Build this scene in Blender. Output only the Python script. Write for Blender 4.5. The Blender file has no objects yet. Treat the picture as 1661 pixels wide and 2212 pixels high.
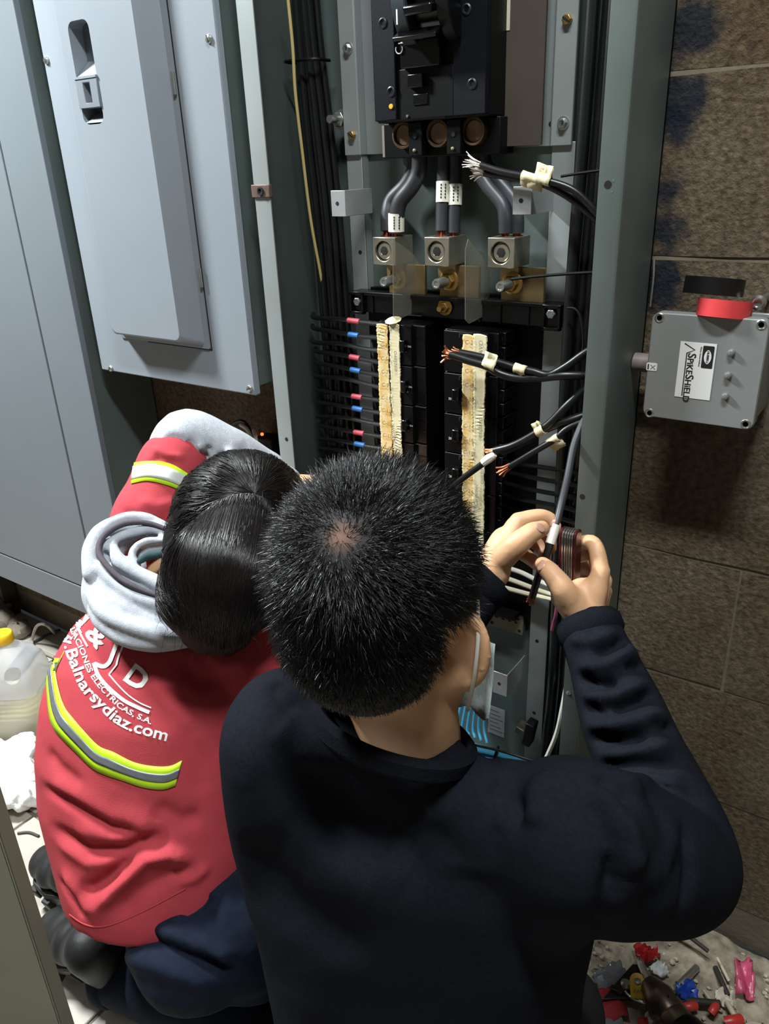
import bpy, bmesh, math, random
import numpy as np
from mathutils import Vector, Matrix, noise
from mathutils.bvhtree import BVHTree

random.seed(7)
RNG = np.random.default_rng(7)
SC = bpy.context.scene
COL = SC.collection

# ------------------------------------------------------------------ camera
# world: x along the block wall, y into it (wall face at y = 0), z up, the lens at (0, -1, 0); metres
FW, FH, FOC = 1661.0, 2212.0, 1686.344
def _cam_axes():
    v = Vector((985 - 830.5, 4850 - 1106.0, FOC)).normalized()      # straight down
    h = Vector((-1800 - 830.5, 455 - 1106.0, FOC)).normalized()     # along the wall, to the left
    X = -h; Z = -v
    Z = (Z - X * Z.dot(X)).normalized()
    Y = Z.cross(X)
    return X, Y, Z
_X, _Y, _Z = _cam_axes()
CAM = Vector((0.0, -1.0, 0.0))
def ray(px, py):
    d = Vector((px - FW / 2, py - FH / 2, FOC))
    return Vector((_X.dot(d), _Y.dot(d), _Z.dot(d))).normalized()
def P(px, py, y):
    d = ray(px, py); return CAM + d * ((y - CAM.y) / d.y)
def PZ(px, py, z):
    d = ray(px, py); return CAM + d * ((z - CAM.z) / d.z)
def PX(px, py, x):
    d = ray(px, py); return CAM + d * ((x - CAM.x) / d.x)
def PR(px, py, r):
    return CAM + ray(px, py) * r

cam = bpy.data.cameras.new('camera')
cam.sensor_fit = 'HORIZONTAL'; cam.sensor_width = 36.0
cam.lens = FOC / FW * 36.0
cam.clip_start = 0.02; cam.clip_end = 50
cob = bpy.data.objects.new('camera', cam); COL.objects.link(cob)
rot = Matrix(((_X[0], -_X[1], -_X[2]), (_Y[0], -_Y[1], -_Y[2]), (_Z[0], -_Z[1], -_Z[2])))
cob.matrix_world = Matrix.Translation(CAM) @ rot.to_4x4()
SC.camera = cob

# ------------------------------------------------------------------ world, lamps, exposure
SC.view_settings.view_transform = 'Standard'
SC.view_settings.look = 'None'
SC.view_settings.gamma = 1.0
SC.view_settings.use_curve_mapping = False
SC.view_settings.exposure = EXPOSURE = 0.0
w = bpy.data.worlds.new('world'); SC.world = w; w.use_nodes = True
w.node_tree.nodes['Background'].inputs[0].default_value = (0.75, 0.88, 1.0, 1)
w.node_tree.nodes['Background'].inputs[1].default_value = 0.03
# two ceiling tube lamps (their housings are built further down) and the phone lens side of the room
LAMPS = [dict(loc=(-1.76, -0.70, 1.0), size=(0.30, 0.09), power=105.0, rot=math.radians(80)),
         dict(loc=(-0.12, -0.80, 1.22), size=(0.60, 0.10), power=40.0, rot=0.0)]
for L in LAMPS:
    ld = bpy.data.lights.new('tube_light', 'AREA'); ld.shape = 'RECTANGLE'
    ld.size, ld.size_y = L['size']; ld.energy = L['power']; ld.color = (0.93, 0.98, 1.0)
    lo = bpy.data.objects.new('tube_light', ld); COL.objects.link(lo)
    lo.location = Vector(L['loc']) - Vector((0, 0, 0.035)); lo.rotation_euler = (0, 0, L['rot'])

# ------------------------------------------------------------------ helpers
def C(h):
    h = h.lstrip('#'); r = []
    for i in (0, 2, 4):
        c = int(h[i:i + 2], 16) / 255.0
        r.append(c / 12.92 if c <= 0.04045 else ((c + 0.055) / 1.055) ** 2.4)
    return (r[0], r[1], r[2], 1.0)

MATS = {}
def mat(name, col, rough=0.5, metal=0.0, var=0.0, vscale=8.0, bump=0.0, bscale=60.0, spec=0.5, col2=None, coat=0.0,
        trans=0.0, alpha=1.0, emit=0.0, sheen=0.0, sss=0.0, detail=6.0, rvar=0.0, aniso=None):
    if name in MATS: return MATS[name]
    m = bpy.data.materials.new(name); m.use_nodes = True
    nt = m.node_tree; b = nt.nodes['Principled BSDF']
    c = C(col) if isinstance(col, str) else col
    b.inputs['Base Color'].default_value = c
    b.inputs['Roughness'].default_value = rough; b.inputs['Metallic'].default_value = metal
    b.inputs['Specular IOR Level'].default_value = spec
    b.inputs['Coat Weight'].default_value = coat; b.inputs['Transmission Weight'].default_value = trans
    b.inputs['Alpha'].default_value = alpha
    b.inputs['Sheen Weight'].default_value = sheen
    if sss: b.inputs['Subsurface Weight'].default_value = sss; b.inputs['Subsurface Scale'].default_value = 0.01; b.inputs['Subsurface Radius'].default_value = (1, .4, .2)
    if emit: b.inputs['Emission Color'].default_value = c; b.inputs['Emission Strength'].default_value = emit
    tc = nt.nodes.new('ShaderNodeTexCoord')
    mp = nt.nodes.new('ShaderNodeMapping'); nt.links.new(tc.outputs['Object'], mp.inputs['Vector'])
    if aniso: mp.inputs['Scale'].default_value = aniso
    if var or col2:
        n = nt.nodes.new('ShaderNodeTexNoise'); n.inputs['Scale'].default_value = vscale; n.inputs['Detail'].default_value = detail
        nt.links.new(mp.outputs[0], n.inputs['Vector'])
        r = nt.nodes.new('ShaderNodeValToRGB'); r.color_ramp.elements[0].position = 0.3; r.color_ramp.elements[1].position = 0.7
        c2 = (C(col2) if isinstance(col2, str) else col2) if col2 else tuple(min(1, x * (1 + var)) for x in c[:3]) + (1,)
        c1 = c if col2 else tuple(x * (1 - var) for x in c[:3]) + (1,)
        r.color_ramp.elements[0].color = c1; r.color_ramp.elements[1].color = c2
        nt.links.new(n.outputs['Fac'], r.inputs[0]); nt.links.new(r.outputs[0], b.inputs['Base Color'])
        if rvar:
            mr = nt.nodes.new('ShaderNodeMapRange'); mr.inputs['To Min'].default_value = rough - rvar; mr.inputs['To Max'].default_value = rough + rvar
            nt.links.new(n.outputs['Fac'], mr.inputs[0]); nt.links.new(mr.outputs[0], b.inputs['Roughness'])
    if bump:
        n2 = nt.nodes.new('ShaderNodeTexNoise'); n2.inputs['Scale'].default_value = bscale; n2.inputs['Detail'].default_value = 4
        nt.links.new(mp.outputs[0], n2.inputs['Vector'])
        bp = nt.nodes.new('ShaderNodeBump'); bp.inputs['Strength'].default_value = bump; bp.inputs['Distance'].default_value = 0.002
        nt.links.new(n2.outputs['Fac'], bp.inputs['Height']); nt.links.new(bp.outputs[0], b.inputs['Normal'])
    MATS[name] = m
    return m

def frame(axis):
    a = Vector(axis).normalized()
    t = Vector((0, 0, 1)) if abs(a.z) < 0.9 else Vector((0, 1, 0))
    u = t.cross(a).normalized(); return u, a.cross(u).normalized(), a

def smooth_path(pts, n=8):
    """Catmull-Rom through the points"""
    pts = [Vector(p) for p in pts]
    if len(pts) < 3:
        return [pts[0].lerp(pts[-1], i / n) for i in range(n + 1)]
    q = [pts[0] * 2 - pts[1]] + pts + [pts[-1] * 2 - pts[-2]]; out = []
    for i in range(1, len(q) - 2):
        a, b, c, d = q[i - 1], q[i], q[i + 1], q[i + 2]
        for k in range(n):
            t = k / n
            out.append(0.5 * ((2 * b) + (c - a) * t + (2 * a - 5 * b + 4 * c - d) * t * t + (3 * b - a - 3 * c + d) * t ** 3))
    out.append(pts[-1]); return out

class MB:
    def __init__(s): s.v = []; s.f = []
    def add(s, vs, fs):
        o = len(s.v); s.v += [Vector(p) for p in vs]; s.f += [tuple(i + o for i in f) for f in fs]; return s
    def box(s, lo, hi, R=None, piv=None):
        x0, y0, z0 = lo; x1, y1, z1 = hi
        vs = [Vector(p) for p in ((x0, y0, z0), (x1, y0, z0), (x1, y1, z0), (x0, y1, z0), (x0, y0, z1), (x1, y0, z1), (x1, y1, z1), (x0, y1, z1))]
        if R is not None:
            pv = Vector(piv) if piv is not None else (Vector(lo) + Vector(hi)) / 2
            vs = [R @ (p - pv) + pv for p in vs]
        return s.add(vs, [(0, 3, 2, 1), (4, 5, 6, 7), (0, 1, 5, 4), (1, 2, 6, 5), (2, 3, 7, 6), (3, 0, 4, 7)])
    def cbox(s, c, d, R=None):
        c = Vector(c); d = Vector(d) / 2; return s.box(c - d, c + d, R)
    def rings(s, rings, cap=True, loop=False):
        n = len(rings[0]); o = len(s.v)
        for r in rings: s.v += [Vector(p) for p in r]
        m = len(rings)
        for i in range(m if loop else m - 1):
            a = o + i * n; b = o + ((i + 1) % m) * n
            for k in range(n): s.f.append((a + k, a + (k + 1) % n, b + (k + 1) % n, b + k))
        if cap and not loop:
            s.f.append(tuple(o + k for k in reversed(range(n)))); s.f.append(tuple(o + (m - 1) * n + k for k in range(n)))
        return s
    def cyl(s, p0, p1, r0, r1=None, n=16):
        r1 = r0 if r1 is None else r1
        p0 = Vector(p0); p1 = Vector(p1); u, v, a = frame(p1 - p0)
        R = lambda p, r: [p + (u * math.cos(2 * math.pi * k / n) + v * math.sin(2 * math.pi * k / n)) * r for k in range(n)]
        return s.rings([R(p0, r0), R(p1, r1)])
    def lathe(s, p0, axis, prof, n=20):
        p0 = Vector(p0); u, v, a = frame(axis)
        return s.rings([[p0 + a * h + (u * math.cos(2 * math.pi * k / n) + v * math.sin(2 * math.pi * k / n)) * max(r, 1e-5) for k in range(n)] for r, h in prof])
    def tube(s, pts, r, n=8, ends=True, flat=1.0, up=None):
        """r: number or a list per point; flat squeezes the section"""
        pts = [Vector(p) for p in pts]; m = len(pts)
        rr = r if isinstance(r, (list, tuple)) else [r] * m
        t0 = (pts[1] - pts[0]).normalized(); u, v, _ = frame(t0)
        if up is not None:
            u = Vector(up); u = (u - t0 * u.dot(t0)).normalized(); v = t0.cross(u)
        R = []
        for i in range(m):
            t = (pts[min(i + 1, m - 1)] - pts[max(i - 1, 0)])
            if t.length < 1e-9: t = t0
            t.normalize()
            u = (u - t * u.dot(t)).normalized(); v = t.cross(u)
            R.append([pts[i] + (u * math.cos(2 * math.pi * k / n) * flat + v * math.sin(2 * math.pi * k / n)) * rr[i] for k in range(n)])
        return s.rings(R, cap=ends)
    def ball(s, c, r, n=16, m=10, R=None):
        c = Vector(c); rx, ry, rz = (r, r, r) if not isinstance(r, (tuple, list)) else r
        rg = []
        for i in range(m + 1):
            th = math.pi * (0.001 + 0.998 * i / m); ring = []
            for k in range(n):
                ph = 2 * math.pi * k / n
                p = Vector((rx * math.sin(th) * math.cos(ph), ry * math.sin(th) * math.sin(ph), -rz * math.cos(th)))
                ring.append(c + (R @ p if R is not None else p))
            rg.append(ring)
        return s.rings(rg)
    def chain(s, pts, radii, n=14, sub=5):
        """a limb: smooth tapered tube with rounded ends"""
        k = len(pts); path = smooth_path(pts, sub)
        rr = []
        for i in range(len(path)):
            t = i / (len(path) - 1) * (k - 1); a = min(int(t), k - 2); f = t - a; f = f * f * (3 - 2 * f)
            rr.append(radii[a] * (1 - f) + radii[a + 1] * f)
        s.tube(path, rr, n); s.ball(path[0], rr[0] * 0.995, n, 8); s.ball(path[-1], rr[-1] * 0.995, n, 8)
        return s
    def prism(s, outline, d):
        """closed planar outline (3-D points) swept along d"""
        o = [Vector(p) for p in outline]; d = Vector(d); n = len(o)
        nrm = Vector((0, 0, 0))
        for i in range(n): nrm += o[i].cross(o[(i + 1) % n])
        if nrm.dot(d) > 0: o.reverse()
        b = len(s.v); s.v += o + [p + d for p in o]
        s.f.append(tuple(b + i for i in range(n))); s.f.append(tuple(b + n + i for i in reversed(range(n))))
        for i in range(n): j = (i + 1) % n; s.f.append((b + j, b + i, b + n + i, b + n + j))
        return s
    def mesh(s, name, off=Vector((0, 0, 0))):
        me = bpy.data.meshes.new(name)
        me.from_pydata([tuple(p - off) for p in s.v], [], s.f); me.validate()
        bm = bmesh.new(); bm.from_mesh(me); bmesh.ops.recalc_face_normals(bm, faces=bm.faces); bm.to_mesh(me); bm.free(); me.update()
        return me

def rootloc(o):
    while o.parent is not None: o = o.parent
    return Vector(o.location)

def link(name, me, material, parent=None, loc=None, smooth=None, bevel=0.0, seg=2):
    if material is not None:
        if not me.materials: me.materials.append(material)
    if smooth is not None:
        me.shade_smooth() if smooth else me.shade_flat()
        if smooth is True: pass
    o = bpy.data.objects.new(name, me); COL.objects.link(o)
    if parent is not None: o.parent = parent
    elif loc is not None: o.location = loc
    if bevel:
        bv = o.modifiers.new('bevel', 'BEVEL'); bv.width = bevel; bv.segments = seg; bv.limit_method = 'ANGLE'; bv.angle_limit = math.radians(40)
        bv.harden_normals = False
    return o

def autosmooth(me, ang=38):
    me.shade_smooth()
    try: me.set_sharp_from_angle(angle=math.radians(ang))
    except Exception: pass

def build(mb, name, material, parent=None, bevel=0.0, seg=2, smooth=True, base=None):
    """one mesh object; a child shares its root's space, a top-level one gets its origin at its base"""
    if parent is not None:
        off = rootloc(parent); loc = None
    else:
        a = np.array([tuple(p) for p in mb.v]); lo = a.min(0); hi = a.max(0)
        off = Vector(base) if base is not None else Vector(((lo[0] + hi[0]) / 2, (lo[1] + hi[1]) / 2, lo[2])); loc = off
    me = mb.mesh(name, off)
    if smooth: autosmooth(me)
    return link(name, me, material, parent, loc, None, bevel, seg)

def tag(o, label, cat, group=None, kind=None):
    if label: o['label'] = label
    if cat: o['category'] = cat
    if group: o['group'] = group
    if kind: o['kind'] = kind
    return o
def thing(name, label, cat, loc, group=None):
    o = bpy.data.objects.new(name, None); COL.objects.link(o); o.location = loc; o.empty_display_size = 0.05
    return tag(o, label, cat, group)
def struct(o):
    o['kind'] = 'structure'; return o
def copy_tree(o, parent=None):
    c = o.copy(); COL.objects.link(c); c.parent = parent
    for ch in list(o.children): copy_tree(ch, c)
    return c

def text_mb(body, size, place, depth=0.0, sub=0.0, align='CENTER', bold=0.0, shear=0.0):
    """lettering as a mesh; place(x, y) -> 3-D point"""
    cu = bpy.data.curves.new('lettering', 'FONT'); cu.body = body; cu.size = size; cu.align_x = align; cu.align_y = 'CENTER'
    cu.offset = bold; cu.shear = shear; cu.resolution_u = 3
    ob = bpy.data.objects.new('lettering_tmp', cu); COL.objects.link(ob)
    dg = bpy.context.evaluated_depsgraph_get(); me = bpy.data.meshes.new_from_object(ob.evaluated_get(dg))
    bpy.data.objects.remove(ob); bpy.data.curves.remove(cu)
    bm = bmesh.new(); bm.from_mesh(me); bpy.data.meshes.remove(me)
    bmesh.ops.triangulate(bm, faces=bm.faces)
    if sub:
        for _ in range(4):
            es = [e for e in bm.edges if e.calc_length() > sub]
            if not es: break
            bmesh.ops.subdivide_edges(bm, edges=es, cuts=1); bmesh.ops.triangulate(bm, faces=bm.faces)
    mb = MB()
    mb.add([place(v.co.x, v.co.y) for v in bm.verts], [tuple(x.index for x in f.verts) for f in bm.faces])
    bm.free(); return mb

def remeshed(mb, voxel, smooth=4, fac=0.5, name='body'):
    """union of overlapping closed shapes as one continuous skin"""
    me = mb.mesh('tmp'); ob = bpy.data.objects.new('tmp', me); COL.objects.link(ob)
    r = ob.modifiers.new('r', 'REMESH'); r.mode = 'VOXEL'; r.voxel_size = voxel
    if smooth:
        s = ob.modifiers.new('s', 'SMOOTH'); s.factor = fac; s.iterations = smooth
    dg = bpy.context.evaluated_depsgraph_get()
    out = bpy.data.meshes.new_from_object(ob.evaluated_get(dg)); out.name = name
    bpy.data.objects.remove(ob); bpy.data.meshes.remove(me)
    return out

def get_co(me):
    a = np.empty(len(me.vertices) * 3); me.vertices.foreach_get('co', a); return a.reshape(-1, 3)
def get_no(me):
    a = np.empty(len(me.vertices) * 3, dtype=np.float32); me.vertex_normals.foreach_get('vector', a); return a.reshape(-1, 3).astype(float)
def set_co(me, a):
    me.vertices.foreach_set('co', a.ravel()); me.update()
def bvh_of(me):
    me.calc_loop_triangles()
    co = [tuple(v.co) for v in me.vertices]
    return BVHTree.FromPolygons(co, [tuple(p.vertices) for p in me.polygons])
def seg_dist(co, pts):
    """distance of every vertex to a polyline and the arc fraction of the nearest point"""
    best = np.full(len(co), 1e9); frac = np.zeros(len(co))
    pts = [np.array(p) for p in pts]; n = len(pts) - 1
    for i in range(n):
        a, b = pts[i], pts[i + 1]; d = b - a; L = max(d @ d, 1e-12)
        t = np.clip((co - a) @ d / L, 0, 1); q = a + t[:, None] * d
        dd = np.linalg.norm(co - q, axis=1); m = dd < best
        best[m] = dd[m]; frac[m] = (i + t[m]) / n
    return best, frac
def fnoise(co, scale, seed=0.0):
    """cheap smooth value noise from sines, vectorised"""
    r = np.random.default_rng(int(seed * 10) + 3); out = np.zeros(len(co))
    for k in range(7):
        d = r.normal(size=3); d /= np.linalg.norm(d); f = scale * (0.6 + 0.8 * r.random())
        out += np.sin(co @ d * f + r.random() * 6.28 + 1.7 * np.sin(co @ np.roll(d, 1) * f * 0.6 + r.random() * 6))
    return out / 4.0
def hexhead(mb, c, ax, r, h):
    c = Vector(c); u, v, a = frame(ax)
    ring = lambda rr, hh: [c + a * hh + (u * math.cos(math.pi * k / 3) + v * math.sin(math.pi * k / 3)) * rr for k in range(6)]
    return mb.rings([ring(r, 0), ring(r, h * 0.8), ring(r * 0.88, h)])
# ------------------------------------------------------------------ materials shared by many things
FRONT = Vector((0, -1, 0))
paint = mat('grey_paint', '#7b8289', 0.42, 0.0, var=0.03, vscale=6, bump=0.05, bscale=220, spec=0.45)
paint_cab = mat('dark_grey_paint', '#62696e', 0.45, var=0.03, vscale=6, bump=0.05, bscale=220, spec=0.4)
paint_dark = mat('grey_paint_shadow_gap', '#5d646a', 0.5)
galv = mat('galvanised_steel', '#6c7672', 0.42, 0.55, var=0.10, vscale=9, detail=3, rvar=0.06)
galv_dark = mat('galvanised_sheet_inside', '#64706c', 0.45, 0.5, var=0.12, vscale=7, detail=3, rvar=0.06)
galv_light = mat('galvanised_flange', '#9299a0'.replace('a0', '98'), 0.42, 0.45, var=0.06, vscale=12, detail=3)
zinc = mat('zinc_screw', '#b9bbb6', 0.28, 0.9, var=0.08, vscale=60)
brass = mat('brass', '#a8894e', 0.35, 0.9, var=0.15, vscale=40)
black_pl = mat('black_plastic', '#060708', 0.42, 0.0, var=0.2, vscale=20, bump=0.04, bscale=300, spec=.22)
black_gl = mat('black_gloss_plastic', '#060709', 0.24, 0.0, spec=.45)
black_ins = mat('black_cable_jacket', '#0e0f10', 0.36, 0.0, var=0.25, vscale=30, bump=0.06, bscale=150)
grey_ins = mat('grey_black_cable_jacket', '#2b2d31', 0.45, 0.0, var=0.15, vscale=20)
copper = mat('bare_copper', '#b0694a', 0.35, 0.85, var=0.2, vscale=200)
hole_m = mat('dark_hole', '#050505', 0.9)
white_ink = mat('white_print', '#c9c9c4', 0.6)
black_ink = mat('black_print', '#101012', 0.6)
masking = mat('masking_tape', '#cfc5a0', 0.6, var=0.06, vscale=30, bump=0.2, bscale=90)

# ------------------------------------------------------------------ block wall
FLOOR = -1.17
def block_material():
    m = mat('concrete_block', '#6f6353', 0.9, col2='#a1937e', vscale=120, spec=0.2)
    nt = m.node_tree; b = nt.nodes['Principled BSDF']
    ge = nt.nodes.new('ShaderNodeNewGeometry')
    base = b.inputs['Base Color'].links[0].from_socket
    # large brown and grey patches
    n = nt.nodes.new('ShaderNodeTexNoise'); n.inputs['Scale'].default_value = 5; n.inputs['Detail'].default_value = 5
    nt.links.new(ge.outputs['Position'], n.inputs['Vector'])
    rp = nt.nodes.new('ShaderNodeValToRGB'); rp.color_ramp.elements[0].position = 0.35; rp.color_ramp.elements[1].position = 0.65
    rp.color_ramp.elements[0].color = (0.60, 0.50, 0.40, 1); rp.color_ramp.elements[1].color = (1.0, 0.97, 0.92, 1)
    nt.links.new(n.outputs['Fac'], rp.inputs[0])
    mx = nt.nodes.new('ShaderNodeMix'); mx.data_type = 'RGBA'; mx.blend_type = 'MULTIPLY'; mx.inputs[0].default_value = 1.0
    nt.links.new(base, mx.inputs[6]); nt.links.new(rp.outputs[0], mx.inputs[7])
    last = mx.outputs[2]
    # dark blue paint dabs left along the enclosure
    nd = nt.nodes.new('ShaderNodeTexNoise'); nd.inputs['Scale'].default_value = 45; nd.inputs['Detail'].default_value = 4
    nt.links.new(ge.outputs['Position'], nd.inputs['Vector'])
    for px, py, r in ((1490, 60, .030), (1475, 205, .026), (1462, 265, .022), (1440, 410, .018), (1437, 500, .020), (1432, 590, .024), (1428, 640, .022)):
        q = P(px, py, 0.0)
        d = nt.nodes.new('ShaderNodeVectorMath'); d.operation = 'DISTANCE'; d.inputs[1].default_value = q
        nt.links.new(ge.outputs['Position'], d.inputs[0])
        ma = nt.nodes.new('ShaderNodeMath'); ma.operation = 'MULTIPLY_ADD'; ma.inputs[1].default_value = 0.032; nt.links.new(nd.outputs['Fac'], ma.inputs[0]); nt.links.new(d.outputs['Value'], ma.inputs[2])
        mr = nt.nodes.new('ShaderNodeMapRange'); mr.inputs['From Min'].default_value = r + 0.008; mr.inputs['From Max'].default_value = r + 0.024
        mr.inputs['To Min'].default_value = 0.85; mr.inputs['To Max'].default_value = 0.0
        nt.links.new(ma.outputs[0], mr.inputs[0])
        k = nt.nodes.new('ShaderNodeMix'); k.data_type = 'RGBA'; nt.links.new(mr.outputs[0], k.inputs[0]); nt.links.new(last, k.inputs[6]); k.inputs[7].default_value = C('#142335')
        last = k.outputs[2]
    nt.links.new(last, b.inputs['Base Color'])
    # open, pitted surface
    v = nt.nodes.new('ShaderNodeTexVoronoi'); v.inputs['Scale'].default_value = 170; nt.links.new(ge.outputs['Position'], v.inputs['Vector'])
    n2 = nt.nodes.new('ShaderNodeTexNoise'); n2.inputs['Scale'].default_value = 110; n2.inputs['Detail'].default_value = 8; n2.inputs['Roughness'].default_value = 0.72
    nt.links.new(ge.outputs['Position'], n2.inputs['Vector'])
    ad = nt.nodes.new('ShaderNodeMath'); ad.operation = 'MULTIPLY_ADD'; ad.inputs[1].default_value = 0.30; nt.links.new(v.outputs['Distance'], ad.inputs[0]); nt.links.new(n2.outputs['Fac'], ad.inputs[2])
    bp = nt.nodes.new('ShaderNodeBump'); bp.inputs['Strength'].default_value = 1.0; bp.inputs['Distance'].default_value = 0.016
    nt.links.new(ad.outputs[0], bp.inputs['Height']); nt.links.new(bp.outputs[0], b.inputs['Normal'])
    return m
block_m = block_material()
mortar_m = mat('mortar', '#6d6354', 0.95, var=0.15, vscale=20, bump=0.6, bscale=120)
plaster = mat('dull_plaster', '#6f6a62', 0.9, var=0.1, vscale=4, bump=0.3, bscale=80)

wall = struct(build(MB().box((-3.2, 0.0065, FLOOR), (1.3, 0.12, 1.35)), 'wall_back', mortar_m))
def block_mesh(wd, hh):
    """a block: chipped front edge, slightly uneven face"""
    nx, nz = 5, 4; vs = []; fs = []
    for j in range(nz + 1):
        for i in range(nx + 1):
            e = (i in (0, nx)) or (j in (0, nz))
            x = -wd / 2 + wd * i / nx; z = -hh / 2 + hh * j / nz
            y = (0.0022 if e else 0.0) + random.uniform(-0.0012, 0.0012)
            if e: x += random.uniform(-.0015, .0015); z += random.uniform(-.0015, .0015)
            vs.append((x, y, z))
    for j in range(nz):
        for i in range(nx):
            a = j * (nx + 1) + i; fs.append((a, a + 1, a + nx + 2, a + nx + 1))
    per = [i for i in range(nx + 1)] + [(nx) + (nx + 1) * j for j in range(1, nz + 1)] + [nz * (nx + 1) + i for i in range(nx - 1, -1, -1)] + [(nx + 1) * j for j in range(nz - 1, 0, -1)]
    o = len(vs); n = len(per)
    for p in per: vs.append((vs[p][0], 0.03, vs[p][2]))
    for k in range(n): fs.append((per[k], o + k, o + (k + 1) % n, per[(k + 1) % n]))
    me = bpy.data.meshes.new('block'); me.from_pydata(vs, [], fs); me.update(); autosmooth(me, 50); me.materials.append(block_m); return me
BL = [block_mesh(0.396, 0.1905) for _ in range(5)]
zc = 0.076 - 0.1955 * 6
row = 0
for r in range(-6, 7):
    z0 = 0.076 + 0.1955 * r
    if z0 + 0.1955 > 1.36 or z0 < FLOOR - 0.05: continue
    for c in range(-8, 4):
        x = 0.06 + 0.4 * c + (0.17 if r % 2 else 0.0)
        if x < -3.0 or x > 1.1: continue
        o = bpy.data.objects.new('block', random.choice(BL)); COL.objects.link(o); o.parent = wall
        o.location = Vector((x, 0.003, z0 + 0.09775)) - Vector(wall.location)
# rest of the room
struct(build(MB().box((-3.2, -3.0, 1.35), (1.3, 0.12, 1.42)), 'ceiling', plaster))
struct(build(MB().box((-3.3, -3.0, FLOOR), (-3.2, 0.12, 1.35)), 'wall_left', plaster))
struct(build(MB().box((1.3, -3.0, FLOOR), (1.4, 0.12, 1.35)), 'wall_right', plaster))
struct(build(MB().box((-3.2, -3.1, FLOOR), (1.3, -3.0, 1.35)), 'wall_front', plaster))

# ------------------------------------------------------------------ floor of pale tiles
grout = mat('floor_grout', '#6e675d', 0.95, bump=0.3, bscale=150)
tile_m = mat('floor_tile', '#a9a297', 0.5, var=0.10, vscale=9, bump=0.1, bscale=40, rvar=0.1)
floor = struct(build(MB().box((-3.2, -3.0, FLOOR - 0.08), (1.3, 0.0, FLOOR - 0.004)), 'floor', grout))
tm = bpy.data.meshes.new('tile')
tb = MB().rings([[(-.2215, -.2215, -.012), (.2215, -.2215, -.012), (.2215, .2215, -.012), (-.2215, .2215, -.012)],
                 [(-.2215, -.2215, -.0015), (.2215, -.2215, -.0015), (.2215, .2215, -.0015), (-.2215, .2215, -.0015)],
                 [(-.220, -.220, 0), (.220, -.220, 0), (.220, .220, 0), (-.220, .220, 0)]])
tm.from_pydata([tuple(v) for v in tb.v], [], tb.f); tm.materials.append(tile_m)
for i in range(-4, 6):
    for j in range(0, 6):
        x = -1.283 + 0.45 * i + 0.225; y = -0.225 - 0.45 * j
        if x < -3.0 or x > 1.1 or y < -2.8: continue
        o = bpy.data.objects.new('tile', tm); COL.objects.link(o); o.parent = floor
        o.location = Vector((x, y, FLOOR)) - Vector(floor.location)

# ------------------------------------------------------------------ ceiling tube lamps
lamp_white = mat('lamp_housing_white', '#d8d8d4', 0.5)
tube_glow = mat('lit_tube', '#f4fbff', 0.4, emit=6.0)
for i, L in enumerate(LAMPS):
    l = Vector(L['loc']); R = Matrix.Rotation(L['rot'], 3, 'Z'); s = L['size'][0] / 2 + 0.06
    t = thing('tube_lamp', ['short white tube lamp hung low on the left side', 'longer white tube lamp on the ceiling over the wall box'][i], 'lamp', l + Vector((0, 0, 0.13)))
    b = MB(); b.box(l + Vector((-s, -.05, .04)), l + Vector((s, .05, .13)), R, l); build(b, 'housing', lamp_white, t, bevel=.006)
    for sg in (-1, 1):
        b = MB(); b.box(l + Vector((sg * s - .012, -.03, -.02)), l + Vector((sg * s + .012, .03, .05)), R, l); build(b, 'end_cap', lamp_white, t, bevel=.004)
    if l.z < 1.1:
        for sg in (-1, 1): build(MB().cyl(l + R @ Vector((sg * s * .7, 0, .12)), Vector((l.x, l.y, 1.35)) + R @ Vector((sg * s * .7, 0, 0)), .003, n=8), 'hanging_rod', lamp_white, t)
    b = MB(); b.cyl(l + R @ Vector((-s, 0, .012)), l + R @ Vector((s, 0, .012)), .013, n=12); build(b, 'tube', tube_glow, t)
def cut(mbA, cutters, name='m'):
    """boolean difference of closed shapes, returned as a mesh (world coordinates)"""
    me = mbA.mesh(name); ob = bpy.data.objects.new('tmpA', me); COL.objects.link(ob); tmp = []
    for cb in cutters:
        cm = cb.mesh('tmpB'); co = bpy.data.objects.new('tmpB', cm); COL.objects.link(co); tmp.append(co)
        m = ob.modifiers.new('b', 'BOOLEAN'); m.operation = 'DIFFERENCE'; m.object = co; m.solver = 'EXACT'
    dg = bpy.context.evaluated_depsgraph_get(); out = bpy.data.meshes.new_from_object(ob.evaluated_get(dg)); out.name = name
    bpy.data.objects.remove(ob)
    for co in tmp: bpy.data.objects.remove(co)
    return out
def link_world(me, name, material, parent=None, bevel=0.0, smooth=38):
    """mesh given in world coordinates -> object"""
    a = get_co(me)
    if parent is not None: off = np.array(rootloc(parent)); loc = None
    else:
        lo = a.min(0); hi = a.max(0); off = np.array([(lo[0] + hi[0]) / 2, (lo[1] + hi[1]) / 2, lo[2]]); loc = Vector(off)
    set_co(me, a - off)
    if smooth: autosmooth(me, smooth)
    me.materials.clear()
    return link(name, me, material, parent, loc, None, bevel)
def slot_screw(c, r, h, name, material, parent, ax=FRONT, slot=True, ang=0.4):
    c = Vector(c); u, v, a = frame(ax)
    mb = MB().lathe(c, ax, [(r * .9, -.002), (r, 0), (r, h * .35), (r * .8, h * .8), (r * .35, h), (0, h)], 16)
    o = build(mb, name, material, parent)
    if slot:
        d = u * math.cos(ang) + v * math.sin(ang); e = a.cross(d)
        q = c + a * h
        mb = MB().prism([q + d * r * .8 + e * r * .1 - a * h * .15, q - d * r * .8 + e * r * .1 - a * h * .15, q - d * r * .8 - e * r * .1 - a * h * .15, q + d * r * .8 - e * r * .1 - a * h * .15], a * h * .2)
        build(mb, 'slot', hole_m, o, smooth=False)
    return o
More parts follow.
